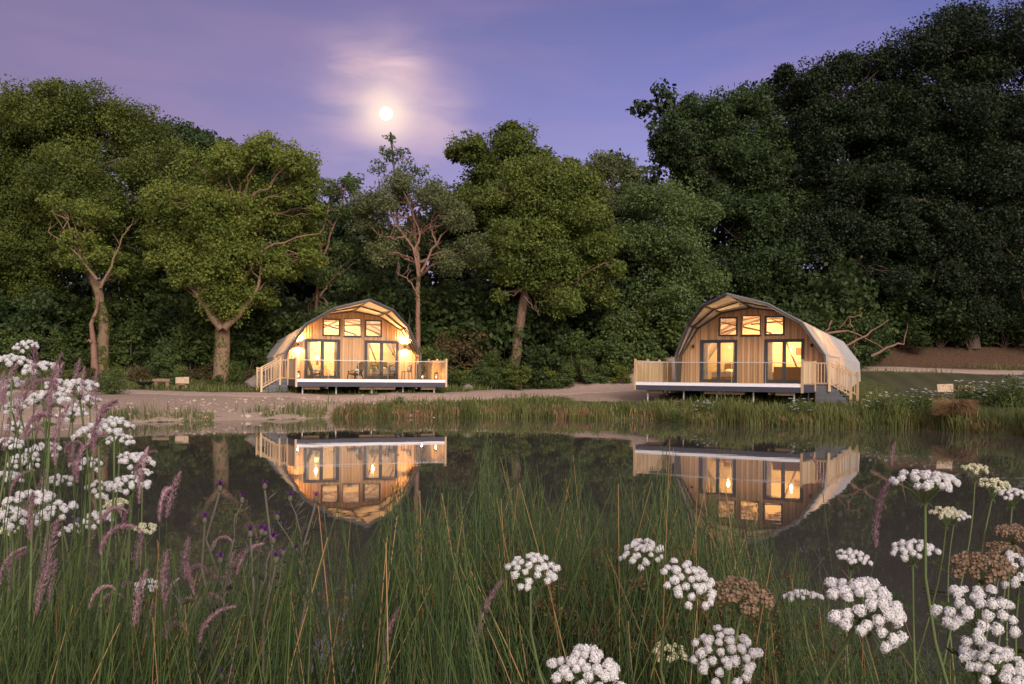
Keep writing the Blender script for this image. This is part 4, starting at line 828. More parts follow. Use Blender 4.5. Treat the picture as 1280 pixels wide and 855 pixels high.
# ------------------------------------------------------------------ umbels
def umbel_mesh(seed, R=.046, n=22, rr=.0057, mat='petal', nf=84, closed=0, dome=.5, name='flower_head'):
    rng = np.random.default_rng(seed); mb = MB(); rays, rads = [], []; Hh = .042 * R / .046
    for i in range(n):
        q = math.sqrt((i + .6) / n); a = i * 2.39996 + rng.uniform(-.25, .25); ro = R * q * rng.uniform(.88, 1.1) * (1 - closed * .5)
        c = np.array([ro * math.cos(a), ro * math.sin(a), Hh * (1 + closed * .4) - dome * ro * ro / R + rng.uniform(-.003, .003)]); 
        ax = np.array([c[0] * .9, c[1] * .9, Hh]); ax /= np.linalg.norm(ax)
        mid = c * np.array([.45, .45, .62]); rays.append([np.zeros(3), mid, c - ax * rr * .5]); rads.append([.0009, .0007, .0006]); r_ = rr * rng.uniform(.8, 1.15)
        k = np.arange(nf) + .5; ph = k * 2.39996; cz = 1 - k / nf * 1.15; sz = np.sqrt(np.clip(1 - cz ** 2, 0, 1)); d = np.stack([sz * np.cos(ph), sz * np.sin(ph), cz], 1)
        tt = np.cross(ax, [0.3, 1, .2]); tt /= np.linalg.norm(tt); bb = np.cross(ax, tt); Dw = d[:, 0:1] * tt + d[:, 1:2] * bb + d[:, 2:3] * ax
        P_ = (c - ax * r_ * .35) + Dw * r_ * rng.uniform(.82, 1.22, (nf, 1)) * (1 + .1 * np.sin(ph * 3))[:, None]; nrm = Dw + rng.normal(0, .25, Dw.shape); nrm /= np.linalg.norm(nrm, axis=1, keepdims=True)
        t1 = np.cross(nrm, rng.normal(size=nrm.shape)); t1 /= np.linalg.norm(t1, axis=1, keepdims=True); t2 = np.cross(nrm, t1); pr = r_ * .185 * math.sqrt(84 / nf) ** .7
        if mat == 'petal': mb.ball(c - ax * r_ * .35, r_ * .62, 8, 5, .1, 1)
        for j in range(5):
            an = j * 2 * PI / 5; dr = t1 * math.cos(an) + t2 * math.sin(an); sd = -t1 * math.sin(an) + t2 * math.cos(an); ce = P_ + dr * pr * .75 + nrm * pr * .15
            mb.quads(ce, dr * pr * .78 + nrm * pr * .3, sd * pr * .55, np.clip(.55 + .45 * (Dw * ax).sum(1) + rng.normal(0, .12, nf), 0, 1), 0)
        mb.tubes(np.stack([np.stack([c - ax * r_ * .7, c + (P_[m2] - c) * .6]) for m2 in range(0, nf, 4)]), np.tile([.0004, .0003], (len(range(0, nf, 4)), 1)), 3, .5, 1)
    mb.tubes(np.array(rays), np.array(rads), 5, .6, 1)
    for k in range(6): a = k * 1.05; mb.tubes(np.array([[0, 0, 0], [.006 * math.cos(a), .006 * math.sin(a), .001], [.011 * math.cos(a), .011 * math.sin(a), -.004]]), np.array([.0007, .0006, .0002]), 3, .4, 1)
    return mb.mesh(name, [M[mat], M['stem'], M['petalcream']])
UM = [umbel_mesh(100 + k, n=[33, 28, 36, 30][k], dome=[.5, .35, .6, .45][k]) for k in range(4)]
UL = [umbel_mesh(140 + k, n=[20, 23, 18][k], dome=.45, rr=.0056, nf=64, R=.040) for k in range(3)]
UF = [umbel_mesh(110 + k, n=26, dome=.25, rr=.0054, nf=60) for k in range(3)]
UC = [umbel_mesh(120, n=14, rr=.006, nf=20, mat='petalcream', closed=.4, dome=.3)]
UB = [umbel_mesh(130 + k, n=26, rr=.0075, nf=16, mat='umbelbrown', dome=.3) for k in range(2)]
def leaf_mesh(seed):
    rng = np.random.default_rng(seed); mb = MB(); t = np.linspace(0, 1, 6); P_ = np.stack([.16 * t, 0 * t, .05 * np.sin(t * 2.4)], 1); mb.tubes(P_, np.linspace(.0018, .0006, 6), 4, .5)
    C, A, B = [], [], []
    for k in range(2, 6):
        for sd in (-1, 1):
            l = .055 * (1.1 - abs(t[k] - .5))
            for j in range(5):
                d = np.array([.55, sd * .85, .1]); d /= np.linalg.norm(d); c = P_[k] + d * l * (j + .6) / 5
                for s2 in (-1, 1): e = np.array([.8, s2 * .35 + sd * .3, 0]); e /= np.linalg.norm(e); a = e * .011 * (1.2 - j / 6); C.append(c + a); A.append(a); B.append(np.cross([rng.normal(0, .2), rng.normal(0, .2), 1], e) * .0045)
    mb.quads(np.array(C), np.array(A), np.array(B), rng.random(len(C))); return mb.mesh('leaf', M['undergreen'])
LM = [leaf_mesh(k) for k in range(3)]
rng = np.random.default_rng(31)
def flower(px, py, w, kind, label, tilt=.3, az=None, R=.046, grp='white umbel flowers in the foreground', cat='wildflower', name='water_dropwort', lean=None, base=None, nl=2, up=.012, Y=None):
    pool = {'m': UM, 'f': UF, 'c': UC, 'b': UB, 'l': UL}[kind]; Y = Y or F * 2 * (R + .006) / w; p = at(px, py, Y); me = pool[rng.integers(0, len(pool))]
    bx = p[0] + (lean if lean is not None else rng.uniform(-.15, .15)); by = Y + rng.uniform(-.05, .25); z0 = hz(bx, by); root = empty(name, (bx, by, z0)); off = Vector((bx, by, z0))
    az = -PI / 2 + rng.uniform(-.5, .5) if az is None else az
    nrm = Vector((math.sin(tilt) * math.cos(az), math.sin(tilt) * math.sin(az), math.cos(tilt))); q = nrm.to_track_quat('Z', 'Y'); top = Vector(p) - nrm * .03
    K = 12; t = np.linspace(0, 1, K)[:, None]; A_ = np.zeros(3); Bp = np.array(top - off); Hh = Bp[2]; c1 = np.array([0, 0, Hh * .5]); c2 = Bp - np.array(nrm) * Hh * .35
    P_ = (1 - t) ** 3 * A_ + 3 * (1 - t) ** 2 * t * c1 + 3 * (1 - t) * t * t * c2 + t ** 3 * Bp; mb = MB(); mb.tubes(P_, np.linspace(.0052, .0023, K), 7, .55)
    for k in (5, 8): mb.ball(P_[k], .0052, 7, 5)
    mb.build('stem', M['stem'], root, True)
    h = link('flower_head', me, root, top - off); h.rotation_euler = (q @ Matrix.Rotation(rng.uniform(0, 6.28), 3, 'Z').to_quaternion()).to_euler(); s_ = rng.uniform(1.06, 1.18); h.scale = (s_,) * 3
    for k in range(nl): i = [5, 7, 4][k]; l = link('leaf', LM[rng.integers(0, 3)], root, P_[i]); l.rotation_euler = (0, rng.uniform(-.9, -.2), rng.uniform(0, 6.28)); sc_ = rng.uniform(.7, 1.1); l.scale = (sc_,) * 3
    return tag(root, label, cat, grp)
FL = [(665, 717, 72, 'f', .45, 'loose white umbel left of centre among the rushes, its stem leaning down to the right', .34), (804, 690, 58, 'm', .5, 'small tight white umbel, highest of the middle pair', .36), (862, 727, 80, 'm', .75, 'white umbel with spaced florets just right of and below the small tight one', .3),
      (735, 842, 96, 'm', .7, 'large white dome cut by the bottom edge at centre', 0), (905, 817, 92, 'm', .75, 'round white umbel near the bottom, right of centre', 0), (1087, 757, 112, 'm', .7, 'largest full white umbel in the right foreground', 0),
      (1158, 606, 86, 'f', .15, 'white flat umbel standing highest at the right, against the dark water', .4), (1003, 748, 52, 'f', -.1, 'small flat white umbel seen edge-on, left of the largest one', .35), (1066, 700, 48, 'f', .2, 'small loose white umbel above the largest one', .05),
      (1141, 690, 62, 'f', .2, 'white umbel above and right of the largest one', .05), (1222, 768, 98, 'm', .7, 'wide white umbel right of the largest one', 0), (1252, 838, 98, 'm', .6, 'white umbel in the bottom right corner', 0),
      (1276, 716, 70, 'm', .5, 'white umbel cut by the right edge at mid height of the flowers', 0), (1266, 621, 46, 'f', .1, 'small flat white umbel at the right edge beside the buds', 0), (1194, 646, 24, 'f', .2, 'tiny white umbel under the highest right one', 0)]
for (px, py, w, k, ti, lab, ln_) in FL: flower(px, py, w, k, lab, ti, lean=ln_ if ln_ else None, R=.046 if w > 40 else .03)
for (px, py, w, k, ti, lab) in [(1219, 592, 26, 'c', .2, 'cream flower bud head at the top right'), (834, 824, 40, 'c', .3, 'cream bud head low between the bottom white umbels'), (1243, 612, 34, 'c', .3, 'cream bud head left of the small flat umbel at the right edge'), (1183, 648, 30, 'c', .3, 'greenish bud head in the middle of the right flowers')]:
    flower(px, py, w, k, lab, ti, R=.03, grp='cream bud heads', name='budding_dropwort')
for (px, py, w, ti, lab) in [(1228, 712, 72, .3, 'faded russet umbel between the white ones at the right'), (930, 748, 78, .3, 'faded russet umbel right of the middle white pair'), (1268, 668, 50, .2, 'faded russet umbel at the right edge'), (1255, 690, 46, .2, 'small faded russet umbel close to the right edge')]:
    flower(px, py, w, 'b', lab, ti, grp='faded russet umbels', name='faded_dropwort')
LEFT = [(15, 450, 46), (50, 458, 50), (97, 484, 52), (61, 496, 54), (76, 478, 44), (122, 537, 60), (142, 530, 50), (168, 572, 50), (163, 603, 52), (40, 622, 64), (72, 636, 56), (14, 645, 60), (122, 646, 44), (186, 730, 42), (10, 553, 46), (108, 578, 44), (30, 575, 40), (22, 505, 44), (90, 515, 40), (55, 560, 46), (128, 610, 44), (32, 432, 34), (8, 480, 44), (150, 548, 40), (75, 600, 42), (5, 595, 44), (112, 500, 34), (20, 533, 38), (178, 590, 28), (95, 660, 36)]
for i, (px, py, w) in enumerate(LEFT):
    flower(px, py, w * .92, 'l', 'white umbel flower in the crowded bank of umbels at the left edge', rng.uniform(0, .4), R=.038, grp='white umbel flowers crowded at the left edge', lean=rng.uniform(-.25, .05), nl=1)
for i in range(5): flower(rng.uniform(0, 200), rng.uniform(560, 680), rng.uniform(24, 34), 'c', 'cream bud head among the crowded umbels at the left edge', .2, R=.028, grp='cream bud heads at the left', name='budding_dropwort', nl=1)
# umbellifers on the far bank: low white-flowered clumps
def cowparsley(seed):
    rng = np.random.default_rng(seed); mb = MB(); w = MB(); C, A, B = [], [], []
    for k in range(26):
        a = rng.uniform(0, 6.28); l = rng.uniform(.2, .75); top = np.array([l * math.cos(a), l * math.sin(a), rng.uniform(.55, 1.15) - l * .25]); mb.tubes(curve_pts((0, 0, 0), top, rng, 5, .08, .1), np.linspace(.009, .005, 5), 4, .5)
        n = 46; rr = rng.uniform(.05, .09); b = rng.uniform(0, 6.28, n); q = rr * np.sqrt(rng.random(n)); c = top + np.stack([q * np.cos(b), q * np.sin(b), .02 - q * q * 4 + rng.uniform(-.01, .01, n)], 1)
        w.quads(c, np.tile([.013, 0, .002], (n, 1)), np.tile([0, .013, .004], (n, 1)), rng.random(n))
    n = 1100; u = rng.normal(size=(n, 3)) * [.3, .3, .24] + [0, 0, .38]; d = rng.normal(size=(n, 3)); d /= np.linalg.norm(d, axis=1, keepdims=True); e = np.cross(d, rng.normal(size=(n, 3))); e /= np.linalg.norm(e, axis=1, keepdims=True); mb.quads(u, d * .05, e * .022, rng.random(n))
    return mb.mesh('foliage', M['bush']), w.mesh('flowers', M['petal'])
CP = [cowparsley(k) for k in range(3)]
cps = [(1000, 44.0, .9, 'white-flowered clump hanging over the water below the right cabin steps'), (845, 46.4, .75, 'low white-flowered clump under the left half of the right cabin'), (880, 46.2, .7, 'white-flowered clump under the middle of the right cabin'), (1100, 44.0, 1.0, 'white-flowered clump right of the right cabin steps'), (1128, 43.2, 1.25, 'tall white-flowered clump left of the pale log seat'),
       (1150, 43.6, .9, 'white-flowered clump touching the pale log seat'), (1208, 43.0, 1.0, 'white-flowered clump in front of the right log bench'), (1158, 40.9, .45, 'small white-flowered clump at the waterline left of the russet tussock'), (1265, 40.8, 1.4, 'large white-flowered clump at the right edge of the far bank'), (1245, 42.4, 1.0, 'white-flowered clump right of the right fire bowl'), (1290, 41.4, 1.3, 'white-flowered clump cut by the right edge'),
       (140, 50.2, 1.25, 'white-flowered clump left of the left fire bowl'), (125, 51.5, .9, 'smaller white-flowered clump at the far left bank'), (500, 50.5, .5, 'tiny white-flowered clump in front of the left cabin'), (1180, 42.3, .8, 'white-flowered clump above the russet tussock')]
for (px, Y, s_, lab) in cps:
    k = rng.integers(0, 3); r = empty('cow_parsley', gpos(px, Y, -.05), rng.uniform(0, 6)); r.scale = (s_,) * 3; link('foliage', CP[k][0], r); link('flowers', CP[k][1], r); tag(r, lab, 'plant', 'white-flowered clumps on the far bank')

# ------------------------------------------------------------------ purple grass heads
def fog_mesh(seed, L=.12, wd=.008, droop=1.0, fluffy=0):
    rng = np.random.default_rng(seed); mb = MB(); K = 14; t = np.linspace(0, 1, K); a = droop * t ** 1.2 * 1.9
    dx, dz = np.sin(a) * L / K, np.cos(a) * L / K; ax = np.stack([np.cumsum(dx), 0 * t, np.cumsum(dz)], 1); mb.tubes(ax, np.linspace(.0008, .0004, K), 3, .4)
    n = 420; q = rng.random(n) ** .9; i = q * (K - 1); i0 = np.clip(i.astype(int), 0, K - 2); fr = (i - i0)[:, None]; c = ax[i0] * (1 - fr) + ax[i0 + 1] * fr; tg = ax[i0 + 1] - ax[i0]; tg /= np.linalg.norm(tg, axis=1, keepdims=True)
    rad = wd * np.sin(np.clip(q * .9 + .08, 0, 1) * PI) ** .6 * (1 + fluffy * rng.random(n)); u = rng.normal(size=(n, 3)); u -= (u * tg).sum(1, keepdims=True) * tg; u /= np.linalg.norm(u, axis=1, keepdims=True)
    p = c + u * (rad * rng.uniform(.2, 1, n))[:, None]; d = tg * .8 + u * .5; d /= np.linalg.norm(d, axis=1, keepdims=True); e = np.cross(d, u); mb.quads(p, d * .0042, e * .0011, rng.random(n)); return mb.mesh('seed_head', M['fog'])
FG = [fog_mesh(1, .12, .007, 1.2), fog_mesh(2, .13, .008, .8), fog_mesh(3, .10, .0065, 1.5), fog_mesh(4, .14, .009, .35), fog_mesh(5, .13, .012, .2, .6)]
def fog(px, py, Y, k, rz, s_=1, label=None, grp='purple drooping grass heads at the left'):
    p = at(px, py, Y); bx, by = p[0] - .12 * math.cos(rz) + rng.normal(0, .04), Y + rng.uniform(-.05, .1); z0 = hz(bx, by); r = empty('meadow_grass', (bx, by, z0)); t = np.linspace(0, 1, 8)[:, None]; e = p - [bx, by, z0]
    P_ = e * t ** 1.0; P_[:, 0] = e[0] * t[:, 0] ** 2; P_[:, 1] = e[1] * t[:, 0] ** 2; mb = MB(); mb.tubes(P_, np.linspace(.0016, .0008, 8), 4, .5); 
    for j in (1, 3): L_ = np.array([P_[j], P_[j] + [rng.normal(0, .05), rng.normal(0, .04), .12], P_[j] + [rng.normal(0, .12), rng.normal(0, .1), .17]]); mb.tubes(L_, np.array([.0025, .003, .0005]), 3, .4)
    mb.build('stem', M['rush'], r, True); h = link('seed_head', FG[k], r, e); h.rotation_euler = (rng.normal(0, .1), rng.normal(0, .1), rz); h.scale = (s_,) * 3
    tag(r, label or 'purple-pink drooping grass head in the left foreground', 'grass stalk', grp); return r
for i in range(58):
    px = rng.uniform(-5, 300) if i < 46 else rng.uniform(0, 130); py = rng.uniform(600, 800) + (px > 200) * 40 if i < 46 else rng.uniform(500, 610); Y = rng.uniform(1.5, 2.4); fog(px, py, Y, rng.integers(0, 4) if rng.random() < .8 else 4, rng.normal(0, .7), rng.uniform(.6, .9))
for i in range(13): fog(rng.uniform(-5, 130), rng.uniform(490, 600), rng.uniform(1.7, 2.6), 4, rng.normal(0, 1), rng.uniform(.55, .8), 'fluffy upright pink grass head among the crowded umbels', 'fluffy pink grass heads')
fog(595, 815, 1.8, 3, 0, 1.0, 'single purple grass head low left of centre', None); fog(1096, 690, 1.6, 3, 0, .9, 'single purple grass head standing over the largest white umbel', None); fog(1028, 612, 2.2, 3, PI, .6, 'tall pale purple grass head in front of the right cabin reflection', None); fog(480, 835, 1.7, 3, 0.2, .8, 'pale grass head at the bottom left of centre', None); fog(1115, 585, 2.2, 4, 0, .45, 'thin tall grass head right of the right cabin reflection', None)
# ------------------------------------------------------------------ thistles
def thistle(px, py, Y, label, lean=.1, seed=0):
    rng = np.random.default_rng(seed); p = at(px, py, Y); bx, by = p[0] - lean, Y + .1; z0 = hz(bx, by); r = empty('thistle', (bx, by, z0)); e = p - [bx, by, z0]; mb = MB(); fl = []
    main = curve_pts((0, 0, 0), e, rng, 14, .05, 0); tips = [main[-1]]; paths = [(main, .0035)]
    for k in range(5): i = rng.integers(6, 12); tip = main[i] + np.array([rng.uniform(-.09, .09), rng.uniform(-.05, .05), rng.uniform(.08, .17)]); tips.append(tip); paths.append((curve_pts(main[i], tip, rng, 6, .1, .05), .002))
    C, A, B = [], [], []
    for P_, r0 in paths:
        mb.tubes(P_, np.linspace(r0, r0 * .6, len(P_)), 6, .6)
        for q in range(1, len(P_)):
            for j in range(7): u = rng.normal(size=3); u[2] = abs(u[2]) * .4; u /= np.linalg.norm(u); l = rng.uniform(.008, .024); c = P_[q] * .5 + P_[q - 1] * .5 + (P_[q] - P_[q - 1]) * rng.uniform(-.5, .5); C.append(c + u * l); A.append(u * l); B.append(np.cross(u, [0.2, .3, 1]) * l * .16)
    mb.quads(np.array(C), np.array(A), np.array(B), rng.random(len(C))); mb.build('stem', M['thistle_g'], r)
    for j, t in enumerate(tips):
        g = MB(); g.ball(t + [0, 0, .006], (.005, .005, .0075), 9, 7, .3, 1); n = 90; u = rng.normal(size=(n, 3)) * [.45, .45, 0] + [0, 0, 1]; u /= np.linalg.norm(u, axis=1, keepdims=True); c = t + [0, 0, .012] + u * .006; on = rng.random() < .75
        g.quads(c, u * (.008 if on else .003), np.cross(u, [1, .2, .1]) * .0011, rng.random(n), 0); g.build('flower', [M['thistle_p'], M['thistle_g']], r)
    tag(r, label, 'thistle', 'purple thistles left of centre')
thistle(275, 615, 1.9, 'thistle with a bright purple head highest at the left', .05, 1); thistle(313, 672, 1.8, 'bushy thistle just right of the highest one', .04, 2); thistle(331, 612, 2.0, 'tall thistle below the left cabin reflection, upright stem', -.02, 3)
thistle(395, 628, 2.0, 'thistle leaning right under the left cabin reflection', .14, 4); thistle(345, 705, 1.7, 'lowest small thistle between the leaning ones', .05, 5); thistle(256, 655, 1.9, 'slender thistle left of the highest purple head', .0, 6)

# ------------------------------------------------------------------ rushes
rng = np.random.default_rng(8); n = 9000
px = np.concatenate([rng.uniform(330, 1010, 5800), rng.uniform(-60, 400, 2100), rng.uniform(980, 1340, 1100)]); Y = rng.uniform(1.7, 4.9, n) ; Y = np.where(rng.random(n) < .25, rng.uniform(1.5, 2.2, n), Y); Y = np.where((px > 600) & (px < 1300) & (Y < 2.15), Y + 1.1, Y)
top = np.interp(px, [0, 200, 330, 400, 500, 640, 800, 900, 980, 1060, 1120, 1300], [650, 665, 660, 630, 590, 566, 578, 595, 640, 720, 770, 790]); top = top + 34 * np.sin(px / 23.) * np.sin(px / 61. + 1) + 16 * np.sin(px / 9.); py = top + rng.gamma(2.0, 50, n) + np.where(rng.random(n) < .5, rng.uniform(0, 120, n), 0)
gap = (px > 372) & (px < 462) & (rng.random(n) < .80); keep = ~gap & (py < 1000); px, py, Y = px[keep], py[keep], Y[keep]; n = len(px)
dx, dy = px - 640, py - YH; u = dx + dy * ROLL; v = -dx * ROLL + dy; X = u / F * Y; Z = CH - v / F * Y
lean = rng.normal(.0, .15, n) + .07 * (px < 420) * 1.0; by = Y + rng.normal(0, .12, n); bx = X - lean * 1.2; g = np.minimum(H(bx, by), .7); g = np.where(g < 0, g, g); hgt = Z - g; ok = (hgt > .35) & (hgt < 1.75); X, Y, Z, bx, by, g = X[ok], Y[ok], Z[ok], bx[ok], by[ok], g[ok]; n = len(X)
t = np.linspace(0, 1, 7); P_ = np.stack([np.stack([bx + (X - bx) * tt ** 1.6, by + (Y - by) * tt ** 1.5, g - .03 + (Z - g + .03) * tt], 1) for tt in t], 1)
R_ = np.linspace(1, .25, 7)[None] * rng.uniform(.0015, .0034, n)[:, None]; dry = rng.random(n) < .055; tone = rng.random(n)
m1 = MB(); m1.tubes(P_[~dry], R_[~dry], 4, tone[~dry]); tag(m1.build('green_rushes', M['rush'], smooth_=True), 'tall green rushes filling the near bank', 'rushes', kind='stuff')
m1 = MB(); m1.tubes(P_[dry], R_[dry], 4, tone[dry]); tag(m1.build('dry_rushes', M['rushdry'], smooth_=True), 'orange-brown dead rush stems among the green ones', 'rushes', kind='stuff')
idx = np.where((rng.random(n) < .34) & (P_[:, -1, 1] > 2.3) & ((CH - P_[:, -1, 2]) / P_[:, -1, 1] * F + YH < 760))[0]; C, A, B = [], [], []
for i in idx:
    k = 5; c = P_[i, 4] * .3 + P_[i, 5] * .7; m = rng.integers(26, 60); u = rng.normal(size=(m, 3)) + [0.4, 0, .5]; u /= np.linalg.norm(u, axis=1, keepdims=True); r_ = rng.uniform(.003, .028, (m, 1)) * rng.uniform(.6, 1.1); C.append(c + u * r_); A.append(u * .0055); w = np.cross(u, rng.normal(size=(m, 3))); w /= np.linalg.norm(w, axis=1, keepdims=True); B.append(w * .0026)
m1 = MB(); m1.quads(np.concatenate(C), np.concatenate(A), np.concatenate(B), rng.random(sum(len(c) for c in C))); tag(m1.build('rush_seed_tufts', M['rushbrown']), 'small brown seed tufts on the sides of the rush stems', 'seed tufts', kind='stuff')
ns = 1500; xs_ = np.concatenate([rng.uniform(-7, -2.6, ns // 2), rng.uniform(2.6, 7, ns // 2)]); ys_ = rng.uniform(2.2, 5.2, ns); ys_ = np.where(np.abs(xs_) / ys_ < .6, np.abs(xs_) / .62, ys_); zs_ = np.clip(H(xs_, ys_), 0, .7); hh_ = rng.uniform(.7, 1.25, ns); la_ = rng.normal(0, .12, (ns, 2))
P2 = np.stack([np.stack([xs_ + la_[:, 0] * tt ** 1.6, ys_ + la_[:, 1] * tt ** 1.5, zs_ - .03 + hh_ * tt], 1) for tt in t], 1); m1 = MB(); m1.tubes(P2, np.linspace(1, .25, 7)[None] * rng.uniform(.0014, .003, ns)[:, None], 4, rng.random(ns)); tag(m1.build('outer_rushes', M['rush'], smooth_=True), 'green rushes continuing along the near bank to both sides', 'rushes', kind='stuff')
# short leafy undergrowth and grass at the feet of the foreground plants
m1 = MB(); n = 22000; X = rng.uniform(-3.2, 3.4, n); Yy = rng.uniform(.9, 5.0, n); k_ = (np.abs(X / Yy) < .62) & ((X / Yy > .12) | (X / Yy < -.2) | (rng.random(n) < .35)); k_ &= ~((X / Yy > -.22) & (X / Yy < -.14)); X, Yy = X[k_], Yy[k_]; blades(m1, X, Yy, rng.uniform(.3, .95, len(X)) * (1 - .35 * (X / Yy > .25)), rng.uniform(.004, .012, len(X)), .75, rng)
tag(m1.build('near_grass', M['undergreen']), 'long grass blades at the feet of the foreground flowers', 'grass', kind='stuff')
m1 = MB(); n = 26000; X = rng.uniform(-1.6, 2.6, n); Yy = rng.uniform(1.2, 3.4, n); k_ = ((X / Yy > -.08) & (X / Yy < .62)) | (X / Yy < -.25) & (X / Yy > -.6); X, Yy = X[k_], Yy[k_]; n = len(X); c = np.stack([X, Yy, H(X, Yy) + rng.uniform(.02, .62, n) ** 1.0], 1)
d = rng.normal(size=(n, 3)) * [1, 1, .35]; d /= np.linalg.norm(d, axis=1, keepdims=True); e = np.cross(d, rng.normal(size=(n, 3)) * [.3, .3, 1]); e /= np.linalg.norm(e, axis=1, keepdims=True); s_ = rng.uniform(.5, 1.2, (n, 1)); m1.quads(c, d * .016 * s_, e * .006 * s_, rng.random(n))
tag(m1.build('near_undergrowth', M['undergreen']), 'small green leaves low among the foreground flower stems', 'undergrowth', kind='stuff')

m1 = MB(); n = 420; X = rng.uniform(-18, 20, n); Yy = yfar(X) - np.abs(rng.normal(0, 3.0, n)) - .1; nearp = rng.random(n) < .3; Yy = np.where(nearp, rng.uniform(7, 20, n), Yy); X = np.where(nearp, rng.uniform(-.45, .45, n) * Yy, X)
an = rng.uniform(0, 6.28, n); s_ = rng.uniform(.015, .05, n) * np.where(nearp, .5, 1); m1.quads(np.stack([X, Yy, 0 * X + .004], 1), np.stack([np.cos(an) * s_, np.sin(an) * s_, 0 * s_], 1), np.stack([-np.sin(an) * s_ * .5, np.cos(an) * s_ * .5, 0 * s_], 1), rng.random(n))
tag(m1.build('floating_leaves', M['grassdry']), 'small dead leaves floating on the pond', 'leaves', kind='stuff')

# ------------------------------------------------------------------ moon, sky, light, camera
mp = at(482.5, 142, 3000); mdir = Vector(mp - np.array([0, 0, CH])).normalized()
mb = MB(); mb.ball((0, 0, 0), 19, 32, 18); mo = mb.build('moon', emit('moonlight_surface', (1, .96, .88), 3.0), smooth_=True); mo.location = mp; tag(mo, 'small bright full moon in the dusk sky', 'moon')
W = bpy.data.worlds.new('World'); sc.world = W; W.use_nodes = True; nt = W.node_tree; nt.nodes.clear(); L = nt.links
out = nt.nodes.new('ShaderNodeOutputWorld'); bg = nt.nodes.new('ShaderNodeBackground'); L.new(bg.outputs[0], out.inputs[0]); bg.inputs[1].default_value = 1
tc = nt.nodes.new('ShaderNodeTexCoord'); D_ = tc.outputs['Generated']
def math_(op, a, b=None, c=None):
    n = nt.nodes.new('ShaderNodeMath'); n.operation = op
    for i, x in enumerate((a, b, c)):
        if x is None: continue
        if isinstance(x, (int, float)): n.inputs[i].default_value = x
        else: L.new(x, n.inputs[i])
    return n.outputs[0]
def dot(v):
    n = nt.nodes.new('ShaderNodeVectorMath'); n.operation = 'DOT_PRODUCT'; L.new(D_, n.inputs[0]); n.inputs[1].default_value = v; return n.outputs['Value']
def mixc(f, a, b, mode='MIX'):
    n = nt.nodes.new('ShaderNodeMix'); n.data_type = 'RGBA'; n.blend_type = mode; n.clamp_result = False
    for i, x in ((0, f), (6, a), (7, b)):
        if isinstance(x, (int, float)): n.inputs[i].default_value = x
        elif isinstance(x, tuple): n.inputs[i].default_value = (*x, 1)
        else: L.new(x, n.inputs[i])
    return n.outputs[2]
z = dot((0, 0, 1))
base = ramp(nt, [(0.0, (.50, .42, .66)), (.17, (.37, .33, .68)), (.26, (.215, .215, .54)), (.36, (.115, .125, .36)), (.7, (.085, .10, .26)), (1, (.07, .09, .22))], z).outputs[0]
# pinker towards the left of the view
xl = math_('MULTIPLY_ADD', dot((1, 0, 0)), -1.6, .25)
xc = nt.nodes.new('ShaderNodeClamp'); L.new(xl, xc.inputs[0]); base = mixc(math_('MULTIPLY', xc.outputs[0], .85), base, (.235, .165, .31))
# thin streaked cloud
def cloud(scale, rot, st, det=5):
    m = nt.nodes.new('ShaderNodeMapping'); m.inputs['Rotation'].default_value = (0, rot, 0); m.inputs['Scale'].default_value = st; L.new(D_, m.inputs[0])
    n = nt.nodes.new('ShaderNodeTexNoise'); n.inputs['Scale'].default_value = scale; n.inputs['Detail'].default_value = det; n.inputs['Roughness'].default_value = .5; n.inputs['Distortion'].default_value = .4; L.new(m.outputs[0], n.inputs['Vector']); return n.outputs['Fac']
c1 = ramp(nt, [(.46, (0, 0, 0)), (.72, (1, 1, 1))], cloud(3.2, .35, (1, 1, 4.5))).outputs[0]
base = mixc(math_('MULTIPLY', c1, .3), base, (.46, .26, .44))
md = dot(tuple(mdir)); c2 = ramp(nt, [(.42, (0, 0, 0)), (.66, (1, 1, 1))], cloud(9, .30, (1, 1, 3.6))).outputs[0]
halo = math_('POWER', math_('MAXIMUM', md, 0), 560); halo2 = math_('POWER', math_('MAXIMUM', md, 0), 3500)
sw = Vector(at(452, 108, 3000) - np.array([0, 0, CH])).normalized(); sw2 = Vector(at(500, 88, 3000) - np.array([0, 0, CH])).normalized(); sw3 = Vector(at(545, 150, 3000) - np.array([0, 0, CH])).normalized()
s1 = math_('POWER', math_('MAXIMUM', dot(tuple(sw)), 0), 1500); s2 = math_('POWER', math_('MAXIMUM', dot(tuple(sw2)), 0), 2600); s3 = math_('POWER', math_('MAXIMUM', dot(tuple(sw3)), 0), 2200)
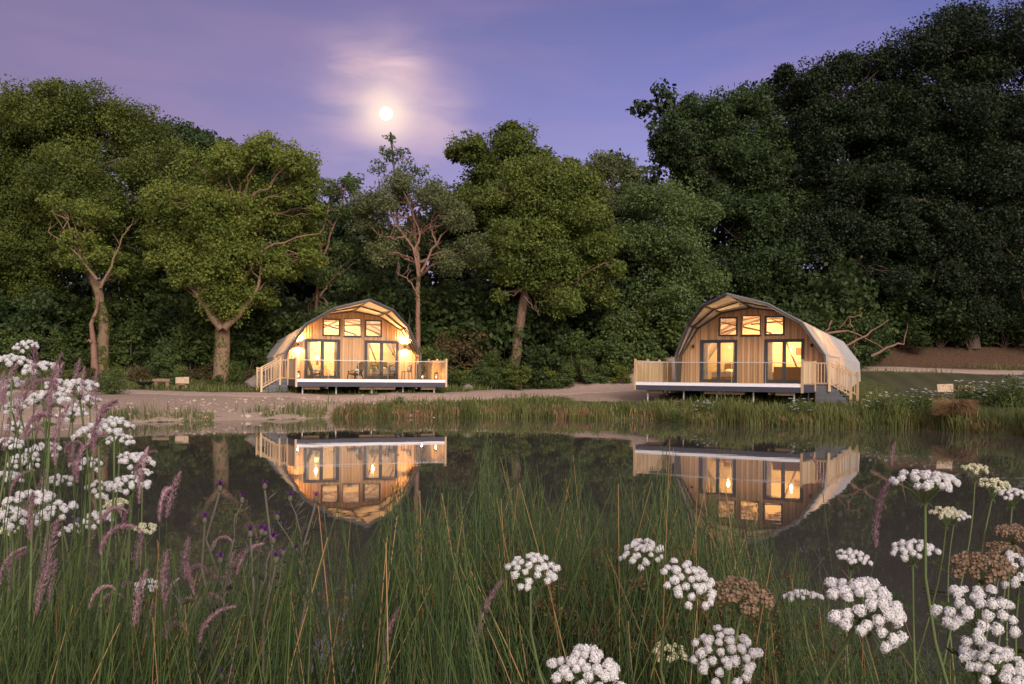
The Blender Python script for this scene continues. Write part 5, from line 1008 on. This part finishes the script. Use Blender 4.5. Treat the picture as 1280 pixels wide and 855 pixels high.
swm = math_('MINIMUM', math_('ADD', math_('MULTIPLY', s1, .95), math_('ADD', math_('MULTIPLY', s2, .6), math_('MULTIPLY', s3, .5))), 1)
base = mixc(math_('MULTIPLY', halo, math_('MULTIPLY_ADD', c2, .35, .05)), base, (.80, .50, .62))
base = mixc(math_('MULTIPLY', swm, math_('MULTIPLY_ADD', c2, .55, .35)), base, (.92, .62, .62))
base = mixc(math_('MULTIPLY', halo2, .95), base, (1.2, .9, .75))
# afterglow behind the camera
bk = math_('POWER', math_('MAXIMUM', dot(tuple(Vector((.2, -.9, .22)).normalized())), 0), 2.2)
base = mixc(bk, base, (2.6, 2.05, 1.8))
sk = nt.nodes.new('ShaderNodeTexSky'); sk.sky_type = 'NISHITA'; sk.sun_disc = False; sk.sun_elevation = math.radians(3); SUN = Vector((.30, -.84, .44)).normalized(); sk.sun_rotation = math.atan2(SUN.x, SUN.y)
base = mixc(.02, base, sk.outputs[0], 'ADD'); L.new(base, bg.inputs[0])
sl = bpy.data.lights.new('sun', 'SUN'); sl.energy = 2.8; sl.angle = math.radians(24); sl.color = (1, .90, .79); so = link('sun', sl, None, (0, -20, 30)); so.rotation_euler = (-SUN).to_track_quat('-Z', 'Y').to_euler()
cam = bpy.data.cameras.new('camera'); co = link('camera', cam, None, (0, 0, CH)); cam.sensor_width = 36; cam.lens = F / 1280 * 36; cam.shift_y = (YH - 427.5) / 1280; cam.clip_end = 8000; cam.clip_start = .05
co.matrix_world = Matrix.Translation((0, 0, CH)) @ Matrix.Rotation(PI / 2, 4, 'X') @ Matrix.Rotation(ROLL, 4, 'Z'); sc.camera = co
sc.view_settings.view_transform = 'Standard'; sc.view_settings.look = 'None'; sc.view_settings.exposure = 0; sc.view_settings.gamma = 1
sc.render.engine = 'CYCLES'; cy = sc.cycles; cy.use_denoising = True; cy.max_bounces = 7; cy.diffuse_bounces = 3; cy.glossy_bounces = 3; cy.transmission_bounces = 4; cy.transparent_max_bounces = 10; cy.sample_clamp_indirect = 4; cy.use_adaptive_sampling = True; cy.adaptive_threshold = .02
